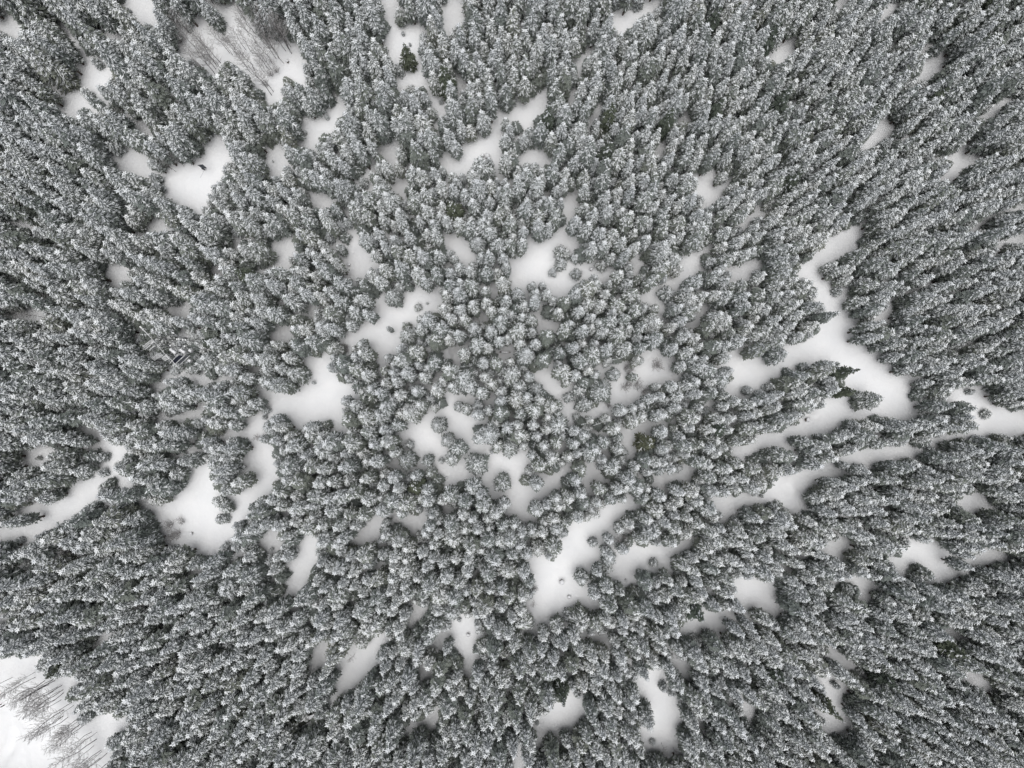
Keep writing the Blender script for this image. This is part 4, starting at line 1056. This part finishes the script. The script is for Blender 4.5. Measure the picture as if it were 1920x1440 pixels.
# snow-topped cabinets
def cabinet(u, v, du, dv, h, label):
    P = at(u, v, h); Q = at(u + du, v + dv, h); base = np.array([P[0], P[1], float(ground_z(P[0], P[1]))])
    t = thing('equipment_cabinet', label, 'cabinet', tuple(base)); d = Q - P; L = np.linalg.norm(d[:2]); R = Matrix.Rotation(math.atan2(d[1], d[0]), 3, 'Z'); c = (P + Q) / 2 - base
    a = Arr(); box(a, (c[0], c[1], h - .45), (L, .62, .7), R); part('casing', mesh('casing', a, M_STEEL), t)
    a = Arr(); blobs(a, np.array([[c[0], c[1], h - .06]]), np.array([d * [1, 1, 0]]), np.array([L * 1.08]), np.array([.36]), np.array([.26]), np.random.default_rng(3)); 
    for s in (-.25, .25): blobs(a, np.array([[c[0] + d[0] * s, c[1] + d[1] * s, h - .05]]), np.array([d * [1, 1, 0]]), np.array([L * .7]), np.array([.33]), np.array([.24]), np.random.default_rng(5))
    part('snow_cap', mesh('snow_cap', a, M_SNOW, True), t)
    a = Arr(); box(a, (c[0], c[1], h / 2 - .45), (.12, .12, h - .7)); part('post', mesh('post', a, M_DARK), t)
cabinet(318.5, 654, 10, 8, 5.4, 'long snow-capped cabinet above the solar panels, first of three')
cabinet(337.5, 655, 8.5, 6.5, 5.4, 'snow-capped cabinet directly above the gap between the solar panels')
cabinet(354, 655.5, 4.5, 3, 5.4, 'short snow-capped cabinet to the right of its two longer neighbours')
cabinet(352.5, 674, 4, 3.5, 5.2, 'small snow-capped cabinet to the right below the solar panels')
# overhead cables with pale insulators
def cable(pts, h, label, ins):
    P = [at(u, v, h) for u, v in pts]; base = np.array([P[0][0], P[0][1], float(ground_z(P[0][0], P[0][1]))])
    t = thing('overhead_cable', label, 'cable', tuple(base))
    n = 10; L = []
    for k in range(n + 1):
        s = k / n; p = P[0] + (P[-1] - P[0]) * s; p = p - [0, 0, .9 * 4 * s * (1 - s) * .25]; L.append(p - base)
    a = Arr(); tube(a, L, [.06] * (n + 1), 5); part('wire', mesh('wire', a, M_DARK), t)
    for u, v in ins:
        p = at(u, v, h + .1) - base; a = Arr(); tube(a, [p - [0, 0, .15], p + [0, 0, .12]], [.17, .14], 8); part('insulator', mesh('insulator', a, M_PALE), t)
    legs([P[0], P[-1]], t, base, .07)
cable([(297, 634), (334, 635), (366, 640)], 7.5, 'thin dark cable crossing above the cabinets, upper of three', [(332, 636), (335.8, 635.8), (343, 637), (348, 637.5)])
cable([(304, 647), (335, 650), (363, 652)], 7.5, 'dark cable running just above the snow-capped cabinets', [(319.5, 648), (346.2, 649.2)])
cable([(313, 626), (328, 628)], 7.5, 'short dark cable piece at the edge of the spruces above the racks', [(325, 624.3)])

# the panel on a pole in its clearing
hp = 2.6; Qd = [at(370, 309.5, hp + .25), at(379.8, 308.3, hp + .25), at(388, 315.5, hp - .1), at(379, 315.8, hp - .1)]
base = at(386, 318, 0); t_ = thing('solar_panel_on_pole', 'single dark solar panel on a pole in the snowy clearing', 'solar panel', tuple(base))
slab('panel', Qd, .06, M_CELL2, t_, base); bars([(base - [0, 0, .2], (Qd[0] + Qd[2]) / 2 - [0, 0, .1])], .06, M_STEEL, 'pole', t_, base)
a = Arr(); box(a, (.25, .1, .5), (.55, .4, .35)); part('battery_box', mesh('battery_box', a, M_DARK), t_)
a = Arr(); P = at(382.5, 320, .05) - base; Q = at(375.5, 333, .05) - base; tube(a, [P, Q], [.045, .04], 5)
o = bpy.data.objects.new('fallen_pole', mesh('fallen_pole', a, M_STEEL)); COL.objects.link(o); o.location = base; o['label'] = 'thin grey pole lying in the snow below the solar panel'; o['category'] = 'pole'

# snow-capped stumps and buried boulders
def stump(u, v, r, h, label, name='snow_capped_stump', cat='stump', dark=True):
    x, y = place(u, v); z = float(ground_z(x, y)); t = thing(name, label, cat, (x, y, z), 'snow-capped stumps and boulders')
    a = Arr(); tube(a, [(0, 0, -.2), (0.03, 0, h * .6), (0, .02, h)], [r * .8, r * .6, r * .55], 9)
    for k in range(5): an = k * 1.3; tube(a, [(0, 0, h * .5), (math.cos(an) * r * 1.25, math.sin(an) * r * 1.25, h * .3)], [.05, .02], 4)
    part('stump' if dark else 'rock', mesh('stump', a, M_WOOD if dark else M_BARK), t)
    a = Arr(); rr = np.random.default_rng(int(u)); prof = [(0, 1.0), (.4, .93), (.75, .68), (.97, .3), (1.0, 0.02), (.8, -.12)]; V, F = [], []
    for f, zz in prof:
        for k in range(12): an = 2 * math.pi * k / 12; q = r * f * (1 + .08 * rr.normal()); V.append((q * math.cos(an), q * math.sin(an), h + zz * r * .75))
    for i in range(len(prof) - 1):
        for k in range(12): F.append((i * 12 + k, (i + 1) * 12 + k, (i + 1) * 12 + (k + 1) % 12, i * 12 + (k + 1) % 12))
    a.add(V, F); part('snow_cap', mesh('snow_cap', a, M_SNOW, True), t)
stump(1053, 1090, .42, .9, 'snow-capped stump ringed by dark twigs in the boot-shaped clearing')
stump(1067, 1118, .32, .6, 'smaller snow-capped stump below the dark-ringed one')
stump(914, 295, .48, .8, 'round ball of snow on a stump in the upper middle clearing', dark=False)
stump(905, 293, .3, .5, 'small snow lump just left of the round snow ball', dark=False)
stump(868, 736, .25, .5, 'tiny snow-capped stump left of the star-topped stand')
stump(1108, 506, .3, .7, 'white snow knob at the lower rim of the big central clearing', dark=False)
stump(1512, 787, .38, .8, 'snow-capped stump beside the round hollow in the snow channel')
stump(540, 117, .26, .6, 'dark little stump in the snow right of the bare-tree grove')
stump(655, 497, .3, .5, 'little dark stump in the stumpy clearing upper left of centre')
stump(762, 322, .35, 1.6, 'bright snow cap beside the curved snow lane', dark=False)
stump(1008, 22, .34, 6.0, 'bright snow lump among the spruces at the top edge', dark=False)
stump(838, 895, .2, .4, 'tiny dark stump in the snow below the tree island')
stump(878, 1189, .3, .6, 'dark stump in the flame-shaped gap of the lower middle')
stump(1173, 1087, .22, .5, 'tiny dark stump in the forked lane right of the boot-shaped clearing')
stump(983, 1391, .5, 6.2, 'large bright lump of snow caught among the lowest spruces of the middle', dark=False)
stump(48, 541, .38, 7.0, 'bright snow lump among the spruces at the left edge', dark=False)
stump(360, 1000, .3, .5, 'small dark stump by the shrubs in the wide clearing lower left')
stump(300, 408, .4, 1.5, 'snow-covered boulder at the foot of the trees below the solar panel', dark=False)
# two short dark posts by the track in the corner
for u, v, l in ((1.0, 1321, 'short dark post by the track, the one cut by the picture edge'), (6.5, 1323, 'short dark post beside the track on the corner snowfield')):
    x, y = place(u, v); a = Arr(); tube(a, [(0, 0, -.2), (0, 0, .55), (.01, 0, .8)], [.11, .10, .07], 7)
    o = bpy.data.objects.new('marker_post', mesh('marker_post', a, M_WOOD)); COL.objects.link(o); o.location = (x, y, float(ground_z(x, y)))
    o['label'] = l; o['category'] = 'post'; o['group'] = 'posts by the track'
# fallen log under snow
def log(u0, v0, u1, v1, h, r, label):
    P, Q = at(u0, v0, h), at(u1, v1, h); base = np.array([P[0], P[1], float(ground_z(P[0], P[1]))]); t = thing('fallen_log', label, 'log', tuple(base))
    a = Arr(); tube(a, [P - base, Q - base], [r, r * .7], 7); part('log', mesh('log', a, M_BARK, True), t)
    a = Arr(); m = (P + Q) / 2 - base; blobs(a, np.array([m + [0, 0, r * .8]]), np.array([Q - P]), np.array([np.linalg.norm(Q - P) * .98]), np.array([r * 1.05]), np.array([r * .8]), np.random.default_rng(2)); part('snow', mesh('snow', a, M_SNOW, True), t)
log(937, 660, 957, 661, 2.2, .16, 'snowy fallen log lying in the dim gap at the very centre')
log(520, 427, 532, 425, 3.0, .14, 'snowy fallen log in the faint gap of the left half')
# canvas shelter hidden in the trees
hR, hE = 2.6, 1.2
r0, r1 = at(559, 1355.5, hR), at(589, 1338, hR); base = at(575, 1350, 0); t_ = thing('canvas_shelter', 'dark canvas shelter with a snowy ridge among spruces at the bottom', 'shelter', tuple(base))
slab('canvas', [r0, r1, at(584, 1332, hE), at(555, 1348, hE)], .04, M_TARP, t_, base); slab('canvas', [r0, r1, at(594, 1345, hE), at(565, 1362, hE)], .04, M_TARP, t_, base)
slab('snow_patch', [at(576, 1347, hR - .15), r1 + [0, 0, .08], at(588, 1345.5, hE + 1.3), at(581, 1349, hE + 1.3)], .06, M_SNOW, t_, base)
a = Arr(); mm = (r0 + r1) / 2 - base; tube(a, [r0 - base, r1 - base], [.07, .07], 6); part('ridge_pole', mesh('ridge_pole', a, M_WOOD), t_)
a = Arr(); blobs(a, np.array([mm + [0, 0, .1]]), np.array([r1 - r0]), np.array([np.linalg.norm(r1 - r0)]), np.array([.16]), np.array([.12]), np.random.default_rng(2)); part('ridge_snow', mesh('ridge_snow', a, M_SNOW, True), t_)
legs([r0, r1], t_, base, .06)
